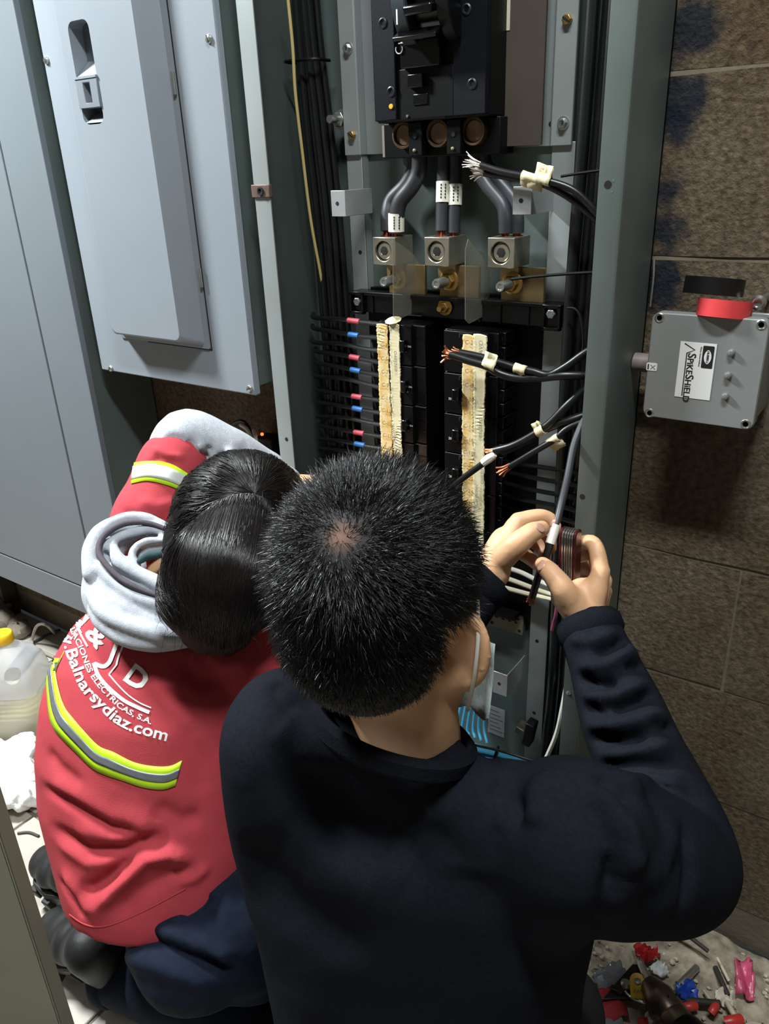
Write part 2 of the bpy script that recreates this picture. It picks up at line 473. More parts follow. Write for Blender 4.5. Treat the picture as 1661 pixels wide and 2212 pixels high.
def hole(c, r, parent, ax=FRONT, material=None):
    mb = MB().lathe(c, ax, [(r, -.0005), (r, .00025), (0, .00025)], 16)
    return build(mb, 'screw_hole', material or hole_m, parent)
def rrect(x0, x1, z0, z1, y, r, n=4):
    pts = []
    for cx, cz, a0 in ((x1 - r, z1 - r, 0), (x0 + r, z1 - r, 90), (x0 + r, z0 + r, 180), (x1 - r, z0 + r, 270)):
        for k in range(n + 1):
            a = math.radians(a0 + 90 * k / n); pts.append(Vector((cx + r * math.cos(a), y, cz + r * math.sin(a))))
    return pts

# ------------------------------------------------------------------ tall grey cabinet at the left edge
t = thing('equipment_cabinet', 'tall grey steel cabinet at the left edge, raised clear of the floor', 'cabinet', (-1.75, -0.07, -0.915))
build(MB().box((-2.25, -0.139, -0.915), (-1.272, -0.001, 0.75)), 'body', galv_dark, t, bevel=.002)
build(MB().box((-1.386, -0.147, -0.915), (-1.2715, -0.1385, 0.75)), 'front_trim', paint_cab, t, bevel=.0025)
build(MB().box((-2.25, -0.147, -0.84), (-1.389, -0.1385, 0.75)), 'door', paint_cab, t, bevel=.0025)
build(MB().box((-2.25, -0.147, -0.915), (-1.389, -0.1385, -0.843)), 'bottom_trim', paint_cab, t, bevel=.0025)
build(MB().prism([(-1.2685, -.1472, .75), (-1.2745, -.1472, .75), (-1.2745, -.1472, -.915), (-1.2685, -.1472, -.915)], (0, .012, 0)), 'edge_lip', paint_cab, t, bevel=.0015)

for x in (-1.60, -2.05):
    build(MB().box((x - .02, -.045, FLOOR), (x + .02, -.003, -.912)), 'support_strut', mat('dark_strut', '#3a342d', .7, .3, var=.2), t, bevel=.002)

# ------------------------------------------------------------------ closed breaker panel beside it
t = thing('closed_breaker_panel', 'closed light grey breaker panel with raised door between cabinet and open enclosure', 'electrical panel', (-1.05, -0.06, -0.33))
build(MB().box((-1.232, -0.119, -0.322), (-0.866, -0.001, 0.75)), 'back_box', galv_dark, t, bevel=.002)
build(MB().box((-1.243, -0.131, -0.332), (-0.858, -0.1185, 0.75)), 'cover_plate', paint, t, bevel=.0022)
# raised door: flange, sloping sides, flat pan with a finger pocket
dx0, dx1, dz0 = -1.168, -0.9455, -0.266
door = MB().rings([rrect(dx0, dx1, dz0, .74, -.1305, .004), rrect(dx0, dx1, dz0, .74, -.1335, .004),
                   rrect(dx0 + .006, dx1 - .010, dz0 + .006, .73, -.1345, .006), rrect(dx0 + .018, dx1 - .030, dz0 + .014, .72, -.162, .012),
                   rrect(dx0 + .022, dx1 - .033, dz0 + .017, .716, -.164, .012)])
pocket = MB().rings([rrect(-1.124, -1.076, .066, .200, -.18, .012), rrect(-1.124, -1.076, .066, .200, -.1385, .012)])
d = link_world(cut(door, [pocket]), 'door', paint, t, smooth=18)
mb = MB().rings([rrect(-1.125, -1.075, .065, .201, -.1378, .012), rrect(-1.125, -1.075, .065, .201, -.1392, .012)])
build(mb, 'pocket_back', paint_dark, d)
mb = MB().prism([(-1.123, -.1385, .152), (-1.123, -.1630, .130), (-1.123, -.1385, .130)], (.046, 0, 0)); build(mb, 'pocket_ramp', paint, d, bevel=.001)
mb = MB().prism([(-1.123, -.1385, .084), (-1.123, -.1642, .068), (-1.123, -.1385, .067)], (.046, 0, 0)); build(mb, 'pocket_ramp', paint, d, bevel=.001)
latch = link_world(cut(MB().box((-1.1255, -.1665, .088), (-1.0755, -.148, .128)), [MB().box((-1.108, -.175, .0945), (-1.093, -.156, .121))]), 'latch', mat('latch_grey', '#6a7077', .5, var=.05), d, bevel=.0012)
build(MB().box((-1.126, -.1675, .1265), (-1.075, -.161, .1295)), 'latch_lip', paint, d)
seam = MB().box((dx1 + .0002, -.1316, dz0 - .002), (dx1 + .0022, -.1306, .74)); seam.box((dx0 + .07, -.1316, dz0 - .0022), (dx1 + .002, -.1306, dz0 - .0002))
build(seam, 'door_gap', hole_m, t, smooth=False)
for px, py in ((375, 180), (433, 600)):
    q = P(px, py, -.136); b = MB().cyl(q - Vector((0, 0, .014)), q + Vector((0, 0, .014)), .0028, n=10); build(b, 'hinge', zinc, t)
for px, py, a in ((240, 796, .9), (540, 839, .5), (452, 84, 1.9), (101, 130, 2.2), (610, -400, 1)):
    slot_screw(P(px, py, -.131), .0058, .0042, 'cover_screw', zinc, t, ang=a)

# ------------------------------------------------------------------ open enclosure
EX0, EX1, EY = -0.826, -0.296, -0.125
EZ0, EZ1 = -0.97, 0.55
encl = thing('open_panel_enclosure', 'open galvanised panel enclosure with bare flanges, full of black wiring', 'electrical panel', ((EX0 + EX1) / 2, -0.06, EZ0))
def lprof(x_out, x_in, s):
    # side wall + front flange, bent from one sheet
    th = .0018
    return [(x_out, -.001), (x_out, EY + .004), (x_out + s * .0012, EY + .0012), (x_out + s * .004, EY), (x_in, EY), (x_in, EY + th), (x_out + s * .005, EY + th), (x_out + s * th, EY + .005), (x_out + s * th, -.001)]
mb = MB().prism([(x, y, EZ0) for x, y in lprof(EX0, EX0 + .031, 1)], (0, 0, EZ1 - EZ0)); build(mb, 'side_wall', galv_light, encl)
mb = MB().prism([(x, y, EZ0) for x, y in lprof(EX1, EX1 - .028, -1)], (0, 0, EZ1 - EZ0)); build(mb, 'side_wall', galv, encl)
build(MB().box((EX0, -.006, EZ0), (EX1, -.001, EZ1)), 'back_sheet', galv_dark, encl)
build(MB().box((EX0, EY, EZ0 - .002), (EX1, -.001, EZ0)), 'bottom_sheet', galv_dark, encl)
build(MB().box((EX0 + .03, EY + .0005, EZ0), (EX1 - .027, EY + .002, EZ0 + .03)), 'bottom_flange', galv, encl)
build(MB().box((EX0 + .0018, EY + .004, EZ0), (EX0 + .0032, -.002, EZ1)), 'inner_shade_sheet', mat('shaded_inner_steel', '#4b5451', .5, .4, var=.12, vscale=8), encl)  # darker sheet over the left inner wall, its shade put into the colour
for px, py, r in ((1313, 399, .0042), (1258, 1073, .0036), (619, 949, .0032)): hole(P(px, py, EY), r, encl)
for px, py in ((1325, 390), (1322, 414)): hole(P(px, py, EY), .0014, encl, material=galv_dark)
q = P(560, 413, EY); rust = mat('brown_clip', '#5d4a43', .6, .3, var=.2, vscale=80)
clip = build(MB().box((EX0 - .001, EY - .003, q.z - .0085), (EX0 + .033, EY + .004, q.z + .0085)), 'clip_nut', rust, encl, bevel=.0012)
build(MB().lathe((EX0 + .017, EY - .003, q.z), FRONT, [(.0055, 0), (.0055, .002), (.0036, .002), (.003, .0003), (0, .0003)], 14), 'threaded_hole', hole_m, clip)
build(MB().lathe(P(1228, 1497, EY), FRONT, [(.003, 0), (.003, .001), (.0015, .002), (0, .002)], 10), 'rivet', zinc, encl)

# ------------------------------------------------------------------ mounting pan and rails inside it
pan = thing('mounting_pan', 'galvanised mounting pan with side rails inside the open enclosure', 'mounting plate', (-0.56, -0.02, EZ0 + .02))
build(MB().box((-.712, -.020, EZ0 + .01), (-.398, -.016, EZ1 - .02)), 'pan_sheet', galv_dark, pan)
for x0, x1 in ((-.7245, -.6985), (-.417, -.388)):
    s = 1 if x0 < -.5 else -1
    mb = MB().box((x0, -.037, EZ0 + .01), (x1, -.0345, .012)); mb.box((x1 - .0022 if s > 0 else x0, -.0365, EZ0 + .01), (x1 if s > 0 else x0 + .0022, -.02, .012))
    build(mb, 'rail', galv_light, pan, bevel=.0006)
mb = MB().prism([(x, y, .008) for x, y in ((-.7235, -.042), (-.699, -.042), (-.697, -.040), (-.697, -.026), (-.419, -.026), (-.419, -.040), (-.417, -.042), (-.391, -.042), (-.391, -.038), (-.413, -.038), (-.413, -.022), (-.702, -.022), (-.702, -.038), (-.7235, -.038))], (0, 0, EZ1 - .03))
build(mb, 'upper_plate', galv_light, pan, bevel=.0008)
for px, py, kind in ((752, 105, 'hex'), (1217, 266, 'hex'), (762, 292, 'slot'), (1227, 43, 'slot'), (745, -60, 'hex')):
    q = P(px, py, -.042)
    if kind == 'hex':
        o = build(MB().lathe(q, FRONT, [(.0075, 0), (.0075, .0012), (.006, .0015), (0, .0015)], 18), 'washer', zinc, pan)
        mb = MB(); hexhead(mb, q + FRONT * .001, FRONT, .0058, .0055); h = build(mb, 'bolt_head', zinc, pan, bevel=.0005)
        build(MB().lathe(q + FRONT * .0064, FRONT, [(.0034, 0), (.0034, .0004), (.0028, .0004), (.0028, .0001), (0, .0001)], 14), 'head_ring', galv_dark, h)
    else:
        mb = MB(); hexhead(mb, q, FRONT, .0058, .006); h = build(mb, 'bolt_head', brass, pan, bevel=.0005)
        R = Matrix.Rotation(.6, 3, 'Y'); build(MB().cbox(q + FRONT * .006, (.010, .001, .0018), R), 'slot', hole_m, h, smooth=False)
q = P(738, 258, -.03)
mb = MB(); hexhead(mb, (q.x, -.03, q.z), FRONT, .0105, .009); build(mb, 'nut', zinc, pan, bevel=.0006)
build(MB().lathe((q.x, -.03, q.z), FRONT, [(.013, -.001), (.013, .001), (.009, .001)], 18), 'washer', zinc, pan)
build(MB().cyl((q.x, -.006, q.z), (q.x, -.058, q.z), .0052, n=14), 'stud', zinc, pan)
hole(P(1190, 268, -.026), .003, pan)
for px, py in ((778, 545), (780, 640)): hole(P(px, py, -.037), .003, pan)
slot_screw(P(795, 424, -.037), .004, .003, 'rail_screw', zinc, pan)
for py in (1385, 1540):
    hole(P(1160 - (py - 1385) * .04, py, -.037), .003, pan)
# angled brackets that stand off the rails
bm_ = mat('bright_galvanised', '#b4b8b8', .36, .6, var=.08, vscale=25)
def bracket(xa, zc, s, hgt, name='standoff_bracket'):
    # arm from the rail out to the front, then an ear
    y0, y1 = -.037, -.100
    mb = MB().prism([(xa, y0, zc - hgt), (xa, y1, zc - hgt), (xa + s * .024, y1, zc - hgt), (xa + s * .024, y1 + .0016, zc - hgt), (xa + s * .0016, y1 + .0016, zc - hgt), (xa + s * .0016, y0, zc - hgt)], (0, 0, hgt * 2))
    o = build(mb, name, bm_, pan, bevel=.0006)
    hole((xa + s * .0135, y1, zc), .0027, o)
    return o
bracket(-.6835, -.051, -1, .0165)
bracket(-.4125 + .0005, -.049, -1, .0155)
bracket(-.423, -.742, -1, .020)
# dark fish-paper sheet and its label beside the main breaker
build(MB().box((-.480, -.047, .010), (-.427, -.043, .46)), 'insulating_sheet', mat('dark_fishpaper', '#3b342b', .6, var=.15, vscale=12), pan)
q = P(1087, 30, -.048)
lab = build(MB().box((q.x - .0085, -.0478, q.z - .017), (q.x + .0085, -.0472, q.z + .03)), 'paper_label', mat('old_white_label', '#aaa58f', .7, var=.05), pan)
build(MB().box((q.x + .0005, -.0481, q.z - .016), (q.x + .0015, -.0479, q.z + .029)), 'print_line', black_ink, lab, smooth=False)

# ------------------------------------------------------------------ main breaker
mbk = thing('main_breaker', 'large black main circuit breaker with round-guarded handle at the top', 'circuit breaker', (-.555, -.07, .005))
X0, X1, ZB = -.6345, -.4755, .043
build(MB().box((X0, -.088, ZB), (X1, -.028, .46)), 'case', black_pl, mbk, bevel=.002)
navy = mat('dark_blue_black_plastic', '#0a0c12', .45, var=.2, vscale=25, bump=.05, bscale=250, spec=.2)
build(MB().box((X0 + .001, -.0945, ZB + .002), (-.6005, -.087, .455)), 'face_panel', navy, mbk, bevel=.0012)
build(MB().box((-.520, -.0945, ZB + .002), (X1 - .001, -.087, .455)), 'face_panel', navy, mbk, bevel=.0012)
build(MB().box((-.5995, -.0915, ZB + .002), (-.521, -.087, .10)), 'lower_face', black_pl, mbk, bevel=.001)
trip = build(MB().box((-.589, -.101, .099), (-.535, -.088, .128)), 'trip_unit', black_gl, mbk, bevel=.0015)
build(MB().box((-.581, -.0985, .0785), (-.560, -.0905, .093)), 'test_window', black_gl, mbk, bevel=.001)
build(MB().box((-.577, -.0930, .060), (-.556, -.0905, .072)), 'rating_plug', black_gl, mbk, bevel=.001)
for px in (-.5905, -.5755): build(MB().box((px, -.1016, .1255), (px + .008, -.1008, .1265)), 'edge_mark', white_ink, trip, smooth=False)
# handle: two curved cheeks, bar between them
def cheek(x0, x1):
    pts = []
    for k in range(15):
        a = math.radians(-78 + 156 * k / 14); pts.append((x0, -.088 - .040 * math.cos(a), .172 + .052 * math.sin(a)))
    return MB().prism(pts, (x1 - x0, 0, 0))
hx = [P(px, 40, -.125).x for px in (847, 876, 941, 969)]
gd = build(cheek(hx[0], hx[1]), 'handle_cheek', mat('dark_grey_plastic', '#2a323a', .45, var=.1), mbk, bevel=.0015)
build(cheek(hx[2], hx[3]), 'handle_cheek', black_pl, mbk, bevel=.0015)
hb = MB()
pr = [(hx[1] + .0005, -.088 - .026 * math.cos(a), .172 + .040 * math.sin(a)) for a in [math.radians(-75 + 150 * k / 8) for k in range(9)]]
hb.prism(pr, (hx[2] - hx[1] - .001, 0, 0)); build(hb, 'handle_drum', black_gl, mbk, bevel=.001)
build(MB().box((hx[1] + .001, -.134, .150), (hx[2] - .001, -.108, .160), Matrix.Rotation(.25, 3, 'X')), 'handle_bar', black_gl, mbk, bevel=.0025)
build(MB().box((hx[1] + .001, -.131, .176), (hx[2] - .001, -.108, .184), Matrix.Rotation(.25, 3, 'X')), 'handle_bar', black_gl, mbk, bevel=.0025)
build(MB().box((hx[0], -.127, .1285), (hx[2], -.108, .1335), Matrix.Rotation(.5, 3, 'X')), 'handle_ledge', black_gl, mbk, bevel=.001)
def on_face(y): return lambda cx, cz: (lambda a, b: Vector((cx + a, y, cz + b)))
qi = P(857, 40, -.1285)
build(MB().box((qi.x - .0009, -.1285, qi.z - .006), (qi.x + .0009, -.1278, qi.z + .009)), 'on_mark', white_ink, gd, smooth=False)
build(text_mb('400 A', .006, on_face(-.0952)(-.572, .131), bold=.0001), 'rating_print', mat('grey_print', '#8d8d8a', .6), mbk, smooth=False)
arc = MB().tube([P(862, 106, -.1022) + Vector((.0048 * math.cos(a), 0, .0048 * math.sin(a))) for a in [math.radians(150 + 240 * k / 12) for k in range(13)]], .0007, 6); build(arc, 'off_mark', white_ink, mbk)
for px, py in ((827, 50), (845, 198), (1008, 20), (1020, 181)):
    q = P(px, py, -.0945)
    s_ = build(MB().lathe(q, FRONT, [(.006, 0), (.006, .0008), (.0045, .0016), (.0045, .0006), (.003, .0006), (.003, -.001), (0, -.001)], 18), 'case_screw', mat('dark_screw', '#3a3d42', .35, .7), mbk)
q = P(845, 230, -.0948); build(MB().lathe(q, FRONT, [(.003, 0), (.0028, .0012), (0, .0015)], 14), 'yellow_button', mat('amber_plastic', '#d8a21a', .4), mbk)
q = P(880, 251, -.0922); build(MB().lathe(q, FRONT, [(.0018, 0), (.0016, .001), (0, .0012)], 10), 'small_screw', zinc, mbk)
build(MB().box((-.6125, -.0958, ZB + .0005), (-.530, -.0935, ZB + .0025)), 'bottom_edge', black_gl, mbk)
# terminal block with three bare barrels
build(MB().box((-.640, -.066, .002), (-.4715, -.028, ZB)), 'terminal_block', black_pl, mbk, bevel=.0012)
dull_cu = mat('dull_copper_lug', '#7d6450', .4, .8, var=.25, vscale=60)
for px, py in ((870, 292), (945, 288), (1022, 283)):
    q = P(px, py, -.075)
    b = MB().lathe(Vector((q.x, -.060, q.z)), FRONT, [(.0158, 0), (.0158, .016), (.0135, .0165), (.0128, .014), (.0128, .010), (.0122, .012), (.0122, .011), (.0116, .011), (.0114, .0125), (0, .0125)], 24)
    build(b, 'barrel_terminal', dull_cu, mbk)
for x in (-.582, -.5265):
    build(MB().box((x - .010, -.082, .004), (x + .010, -.064, .042)), 'phase_wall', black_pl, mbk, bevel=.001)
    build(MB().lathe((x, -.0822, .026), FRONT, [(.003, 0), (.003, .0008), (.001, .0008), (0, .0004)], 8), 'wall_screw', mat('dark_screw2', '#2c2f33', .4, .5), mbk)
    build(MB().ball((x - .001, -.0825, .010), .0022, 8, 6), 'pin', mat('tan_pin', '#8a7a5c', .5), mbk)
build(MB().box((-.6525, -.052, .004), (-.643, -.028, .042)), 'side_spacer', mat('pink_grey_plastic', '#8f8681', .5), mbk)

# ------------------------------------------------------------------ lugs, bus straps, studs and the black carrier bar
alu = mat('tin_plated_lug', '#a59f8f', .34, .85, var=.12, vscale=50)
strap_m = mat('brass_bus_strap', '#9a8460', .4, .8, var=.2, vscale=30)
bar = thing('bus_carrier_bar', 'black moulded carrier bar bolted across the rails under the three lugs', 'insulator bar', (-.547, -.05, -.200))
mb = MB().box((-.7115, -.060, -.2015), (-.3835, -.0345, -.1725)); build(mb, 'bar', black_gl, bar, bevel=.0012)
for x in (-.7115, -.4075):
    for z0, z1 in ((-.1765, -.1725), (-.2045, -.2005)): build(MB().box((x, -.066, z0), (x + .024, -.058, z1)), 'pocket_lip', black_gl, bar, bevel=.0006)
    for xx in (x, x + .021): build(MB().box((xx, -.066, -.2035), (xx + .003, -.058, -.1735)), 'pocket_wall', black_gl, bar, bevel=.0005)
build(MB().box((-.690, -.064, -.1775), (-.405, -.058, -.1720)), 'bar_ledge', black_pl, bar, bevel=.0008)
for x in (-.675, -.64, -.62, -.52, -.50, -.47, -.43): build(MB().box((x, -.0625, -.2015), (x + .003, -.058, -.176)), 'bar_rib', black_gl, bar, bevel=.0005)
for px, py in ((773, 651), (1191, 678)):
    q = P(px, py, -.062); mb = MB(); hexhead(mb, (q.x, -.061, q.z), FRONT, .0062, .005); h = build(mb, 'bolt_head', zinc, bar, bevel=.0005)
    build(MB().lathe((q.x, -.066, q.z), FRONT, [(.0038, 0), (.0038, .0004), (.003, .0004), (.003, .0001), (0, .0001)], 12), 'head_ring', galv_dark, h)
q = P(960, 664, -.064)
build(MB().lathe((q.x, -.062, q.z), FRONT, [(.011, 0), (.011, .0016), (.006, .0018), (.006, 0)], 20), 'brass_washer', brass, bar)
mb = MB(); hexhead(mb, (q.x, -.0635, q.z), FRONT, .0078, .006); build(mb, 'brass_nut', brass, bar, bevel=.0005)
build(MB().cyl((q.x, -.06, q.z), (q.x, -.079, q.z), .0042, .0036, 12), 'brass_stud', brass, bar)
build(MB().box((-.695, -.034, -.66), (-.41, -.0225, -.17)), 'bus_backing', black_pl, bar)
LUG = []
for i, (px, nm) in enumerate(((829, 'left'), (943, 'middle'), (1082, 'right'))):
    q = P(px, 542, -.081); xc, zc = q.x, (-.113, -.1115, -.1105)[i]
    t = thing('terminal_lug', '%s of the three square metal cable lugs above the black bar' % nm, 'cable lug', (xc, -.055, zc - .06), 'main cable lugs')
    blk = cut(MB().box((xc - .0185, -.081, zc - .018), (xc + .0185, -.036, zc + .018)),
              [MB().cyl((xc - .001, -.09, zc), (xc - .001, -.0725, zc), .0132, n=28),
               MB().cyl((xc - .0085, -.062, zc + .03), (xc - .0085, -.062, zc - .01), .0078, n=18), MB().cyl((xc + .0085, -.055, zc + .03), (xc + .0085, -.055, zc - .01), .0078, n=18)])
    b = link_world(blk, 'lug_block', alu, t, bevel=.0009, smooth=30)
    mb = MB().lathe((xc - .001, -.0735, zc), FRONT, [(.0112, 0), (.0112, .004), (.0100, .0052), (.0062, .0052), (.0058, .0048)], 26)
    build(mb, 'set_screw', alu, b)
    mb = MB(); hexhead(mb, (xc - .001, -.0785, zc), FRONT, .0060, .0006); build(mb, 'hex_socket', hole_m, b)
    tang = MB().box((xc - .012, -.058, zc - .05), (xc + .014, -.050, zc - .016)); build(tang, 'lug_tang', strap_m, t, bevel=.0006)
    build(MB().box((xc - .014, -.0505, -.176), (xc + .046, -.044, zc - .020)), 'bus_strap', strap_m, t, bevel=.0008)
    zs = zc - .039
    build(MB().lathe((xc + .006, -.058, zs), FRONT, [(.0145, 0), (.0145, .0015), (.012, .003), (.008, .003)], 24), 'spring_washer', brass, t)
    mb = MB(); hexhead(mb, (xc + .006, -.061, zs), FRONT, .0105, .008); build(mb, 'stud_nut', brass, t, bevel=.0007)
    build(MB().lathe((xc + .006, -.055, zs), FRONT, [(.0066, 0), (.0066, .036), (.0058, .038), (.0058, .039), (.004, .039), (.0035, .038), (0, .038)], 18), 'stud', zinc, t)
# clear phase barriers
clear = mat('clear_plastic_sheet', '#e2e0d2', .12, trans=.92, spec=.6, var=.05)
clear.node_tree.nodes['Principled BSDF'].inputs['IOR'].default_value = 1.15
for xb, pts, lb in ((-.607, ((847, 517), (888, 545), (906, 570), (906, 628), (889, 640), (887, 678), (857, 691), (849, 684)), 'clear plastic barrier sheet between the left and middle lugs'),
                    (-.496, ((1010, 516), (1046, 560), (1056, 580), (1056, 640), (1040, 652), (1041, 684), (1012, 699), (1004, 690), (1004, 540)), 'clear plastic barrier sheet between the middle and right lugs')):
    o = [PX(a, b, xb) for a, b in pts]
    tag(build(MB().prism(o, (.0011, 0, 0)), 'phase_barrier', clear, bevel=.0002), lb, 'plastic sheet', 'phase barriers')
# ------------------------------------------------------------------ cables
def cable(name, label, pts, r, material, group=None, cat='cable', n=8, sub=6):
    o = build(MB().tube(smooth_path(pts, sub), r, n), name, material)
    return tag(o, label, cat, group)
def band(parent, a, b, r, material, name='tape_band', n=10):
    return build(MB().tube(smooth_path([a, (Vector(a) + Vector(b)) / 2, b], 3), r, n), name, material, parent)
def strands(parent, p, d, r, length, material=copper, k=9, spread=.35, name='copper_strand', thin=.0009):
    """bare wire ends"""
    u, v, a = frame(d)
    for i in range(k):
        an = i * 2.4; rr = r * .75 * math.sqrt((i + .5) / k); s0 = u * math.cos(an) * rr + v * math.sin(an) * rr
        e = a * length * random.uniform(.75, 1.05) + s0 * random.uniform(0, spread * 2) + Vector([random.uniform(-1, 1) * length * .1 * spread for _ in range(3)])
        build(MB().tube(smooth_path([p + s0 - a * .004, p + s0 + e * .5, p + s0 + e + s0 * spread], 3), thin, 5), name, material, parent)
def flag(parent, c, d, out, wd, ln, r, name='tape_flag'):
    """masking tape folded round a cable, ends stuck together as a flag"""
    c = Vector(c); u = Vector(d).normalized(); o = Vector(out); o = (o - u * o.dot(u)).normalized(); w_ = u.cross(o)
    sec = []
    for k in range(13):
        a = math.radians(30 + 300 * k / 12); sec.append(o * math.cos(a) * (r + .0006) + w_ * math.sin(a) * (r + .0006))
    sec = [o * ln * 1.0 + w_ * .0008 + w_ * .002, o * ln * .5 + w_ * .0012] + sec + [o * ln * .5 - w_ * .0008, o * ln * .92 - w_ * .0006 + w_ * .002]
    mb = MB(); rows = []
    for j in range(5):
        t = (j / 4 - .5) * wd; rows.append([c + u * (t + (random.uniform(-.1, .1) * wd if i in (0, len(sec) - 1) else 0)) + s * (1 + .05 * math.sin(j * 2.1 + i)) + w_ * (.0025 * math.sin(j * 1.9 + i * .4) if i < 2 or i > len(sec) - 3 else 0) for i, s in enumerate(sec)])
    nn = len(sec); vs = [p for r_ in rows for p in r_]
    mb.add(vs, [(j * nn + i, j * nn + i + 1, (j + 1) * nn + i + 1, (j + 1) * nn + i) for j in range(4) for i in range(nn - 1)])
    f = build(mb, name, masking, parent)
    f.modifiers.new('th', 'SOLIDIFY').thickness = .0004
    return f

# heavy feeder cables from the main breaker to the lugs
sleeve_m = mat('white_marker_sleeve', '#d9d6c6', .5)
def feeder(label, pts, r, mark=None, end_cu=True):
    o = cable('feeder_cable', label, pts, r, grey_ins, 'feeder cables between the main breaker and the lugs', n=14, sub=7)
    p1 = Vector(pts[-1]); d = (p1 - Vector(pts[-2])).normalized()
    if mark is not None:
        a, b = mark; s = band(o, a, b, r + .0008, sleeve_m, 'marker_sleeve', 16)
        a = Vector(a); b = Vector(b); ax = (b - a).normalized(); mid = (a + b) / 2
        view = (CAM - mid); view = (view - ax * view.dot(ax)).normalized(); side = ax.cross(view)
        for sx in (-.35, .25):
            mb = MB()
            for k in range(5):
                q = a.lerp(b, .18 + .15 * k) + (view * math.cos(sx) + side * math.sin(sx)) * (r + .0011)
                mb.cbox(q, (.0018, .0008, .0020))
            build(mb, 'printed_code', black_ink, s, smooth=False)['kind'] = 'stuff'
    if end_cu: strands(o, p1, d, r * .8, .012, mat('reddish_copper', '#8a3c22', .45, .6, var=.2, vscale=100), k=9, spread=.12, thin=.0016)
    return o
def PP(lst): return [P(*q) for q in lst]
L1, L2, L3 = [P(x, 515, -.06) for x in (840, 958, 1098)]
feeder('feeder cable bending to the left lug, the farther of the two', PP([(893, 322, -.045), (894, 365, -.045), (876, 400, -.047), (846, 432, -.05), (838, 462, -.056), (837, 499, -.060)]), .0098)
feeder('feeder cable bending to the left lug, nearer one with white marker sleeve', PP([(905, 322, -.056), (905, 368, -.057), (890, 402, -.060), (864, 436, -.063), (857, 470, -.064), (856, 503, -.064)]), .0104, (P(856, 461, -.064), P(856, 500, -.064)))
feeder('straight feeder cable to the middle lug, left one of the pair', PP([(957, 322, -.05), (957, 380, -.05), (955, 440, -.053), (954, 499, -.058)]), .0082, (P(957, 392, -.05), P(956, 437, -.053)))
feeder('straight feeder cable to the middle lug, right one of the pair', PP([(984, 322, -.045), (984, 380, -.045), (982, 440, -.048), (980, 503, -.052)]), .0082, (P(984, 398, -.045), P(983, 443, -.048)))
feeder('feeder cable curving right into the right lug, left one of the pair', PP([(1025, 322, -.05), (1030, 360, -.05), (1052, 400, -.052), (1084, 440, -.056), (1091, 470, -.058), (1092, 503, -.058)]), .0086)
feeder('feeder cable curving right into the right lug, right one of the pair', PP([(1043, 322, -.045), (1050, 355, -.045), (1078, 392, -.046), (1110, 432, -.048), (1117, 470, -.05), (1117, 503, -.05)]), .0086)

# ------------------------------------------------------------------ branch circuit breakers
UH = .0573
def breaker(label, xo, xi, zt, s, group, toggle=True, no=''):
    """three-pole breaker: xo outer (wire) end, xi inner end; s = +1 when the inner end is to the right"""
    z0 = zt - UH + .0006; zm = zt - UH / 2
    t = thing('branch_breaker', label, 'circuit breaker', ((xo + xi) / 2, -.06, z0), group)
    W = abs(xi - xo); X = lambda f: xo + s * f * W
    bx = lambda a, b, y0, y1, za, zb: MB().box((min(X(a), X(b)), y1, za), (max(X(a), X(b)), y0, zb))
    build(bx(.06, 1, -.036, -.088, z0, zt - .0006), 'case', black_gl, t, bevel=.0010)
    build(bx(.10 if s > 0 else .20, .78 if s > 0 else .97, -.086, -.0955, z0 + .0004, zt - .001), 'raised_face', black_pl, t, bevel=.0009)
    for k in range(3):
        zc_ = zt - UH * (k + .5) / 3
        p = build(bx(0, .16, -.040, -.078, zc_ - .0084, zc_ + .0084), 'wire_terminal', black_gl, t, bevel=.0014)
        build(MB().lathe((X(.10), -.078, zc_), FRONT, [(.0042, 0), (.0042, .0003), (.0034, .0003), (.0034, -.001), (0, -.001)], 12), 'terminal_screw', mat('dark_screw', '#3a3d42'), p)
    for k in (1, 2):
        zc_ = zt - UH * k / 3; build(bx(.66, 1.0, -.087, -.0888, zc_ - .0006, zc_ + .0006), 'pole_line', black_pl, t)
    build(bx(.70, .99, -.0875, -.0885, zt - .0025, zt - .0015), 'edge_highlight', mat('highlight_tick_grey', '#4a4c50', .5), t)  # highlight on the case edge, put in as a grey line
    if toggle:
        a, b = (.60, .70) if s > 0 else (.66, .78)
        tg = build(bx(a, b, -.095, -.1045, zm - .0085, zm + .0085), 'toggle', black_gl, t, bevel=.0018)
        pl = on_face(-.0960)
        build(text_mb(no, .0048, pl(X(.655 if s > 0 else .86), zm - .008), bold=.0001), 'rating_print', white_ink, t, smooth=False)
        build(text_mb('ON', .0036, pl(X(.745 if s > 0 else .60), zm - .001), bold=.0001), 'on_print', white_ink, t, smooth=False)
    # fine white corner ticks moulded on the face
    c0 = X(.06 if s < 0 else .60)
    for q in ((min(X(.21), X(.69)), 1), ):
        build(MB().box((q[0], -.0960, zt - .004), (q[0] + .009, -.0956, zt - .0035)), 'face_tick', mat('highlight_tick_grey', '#4a4c50'), t, smooth=False)
        build(MB().box((q[0], -.0960, zt - .009), (q[0] + .0005, -.0956, zt - .0035)), 'face_tick', mat('highlight_tick_grey', '#4a4c50'), t, smooth=False)
    return t
ORD = ['topmost', 'second', 'third', 'fourth', 'fifth', 'sixth', 'seventh']
ZT = -.2065
for k in range(6):
    breaker('%s black branch breaker down the left column' % ORD[k], -.6505, -.568, ZT - UH * k, 1, 'branch breakers, left column', True, ['60', '100', '60', '60', '50', '50'][k])
    breaker('%s black branch breaker down the right column' % ORD[k], -.4515, -.5365, ZT - .0015 - UH * k, -1, 'branch breakers, right column', k > 0, ['20', '30', '20', '20', '20', '20'][k])

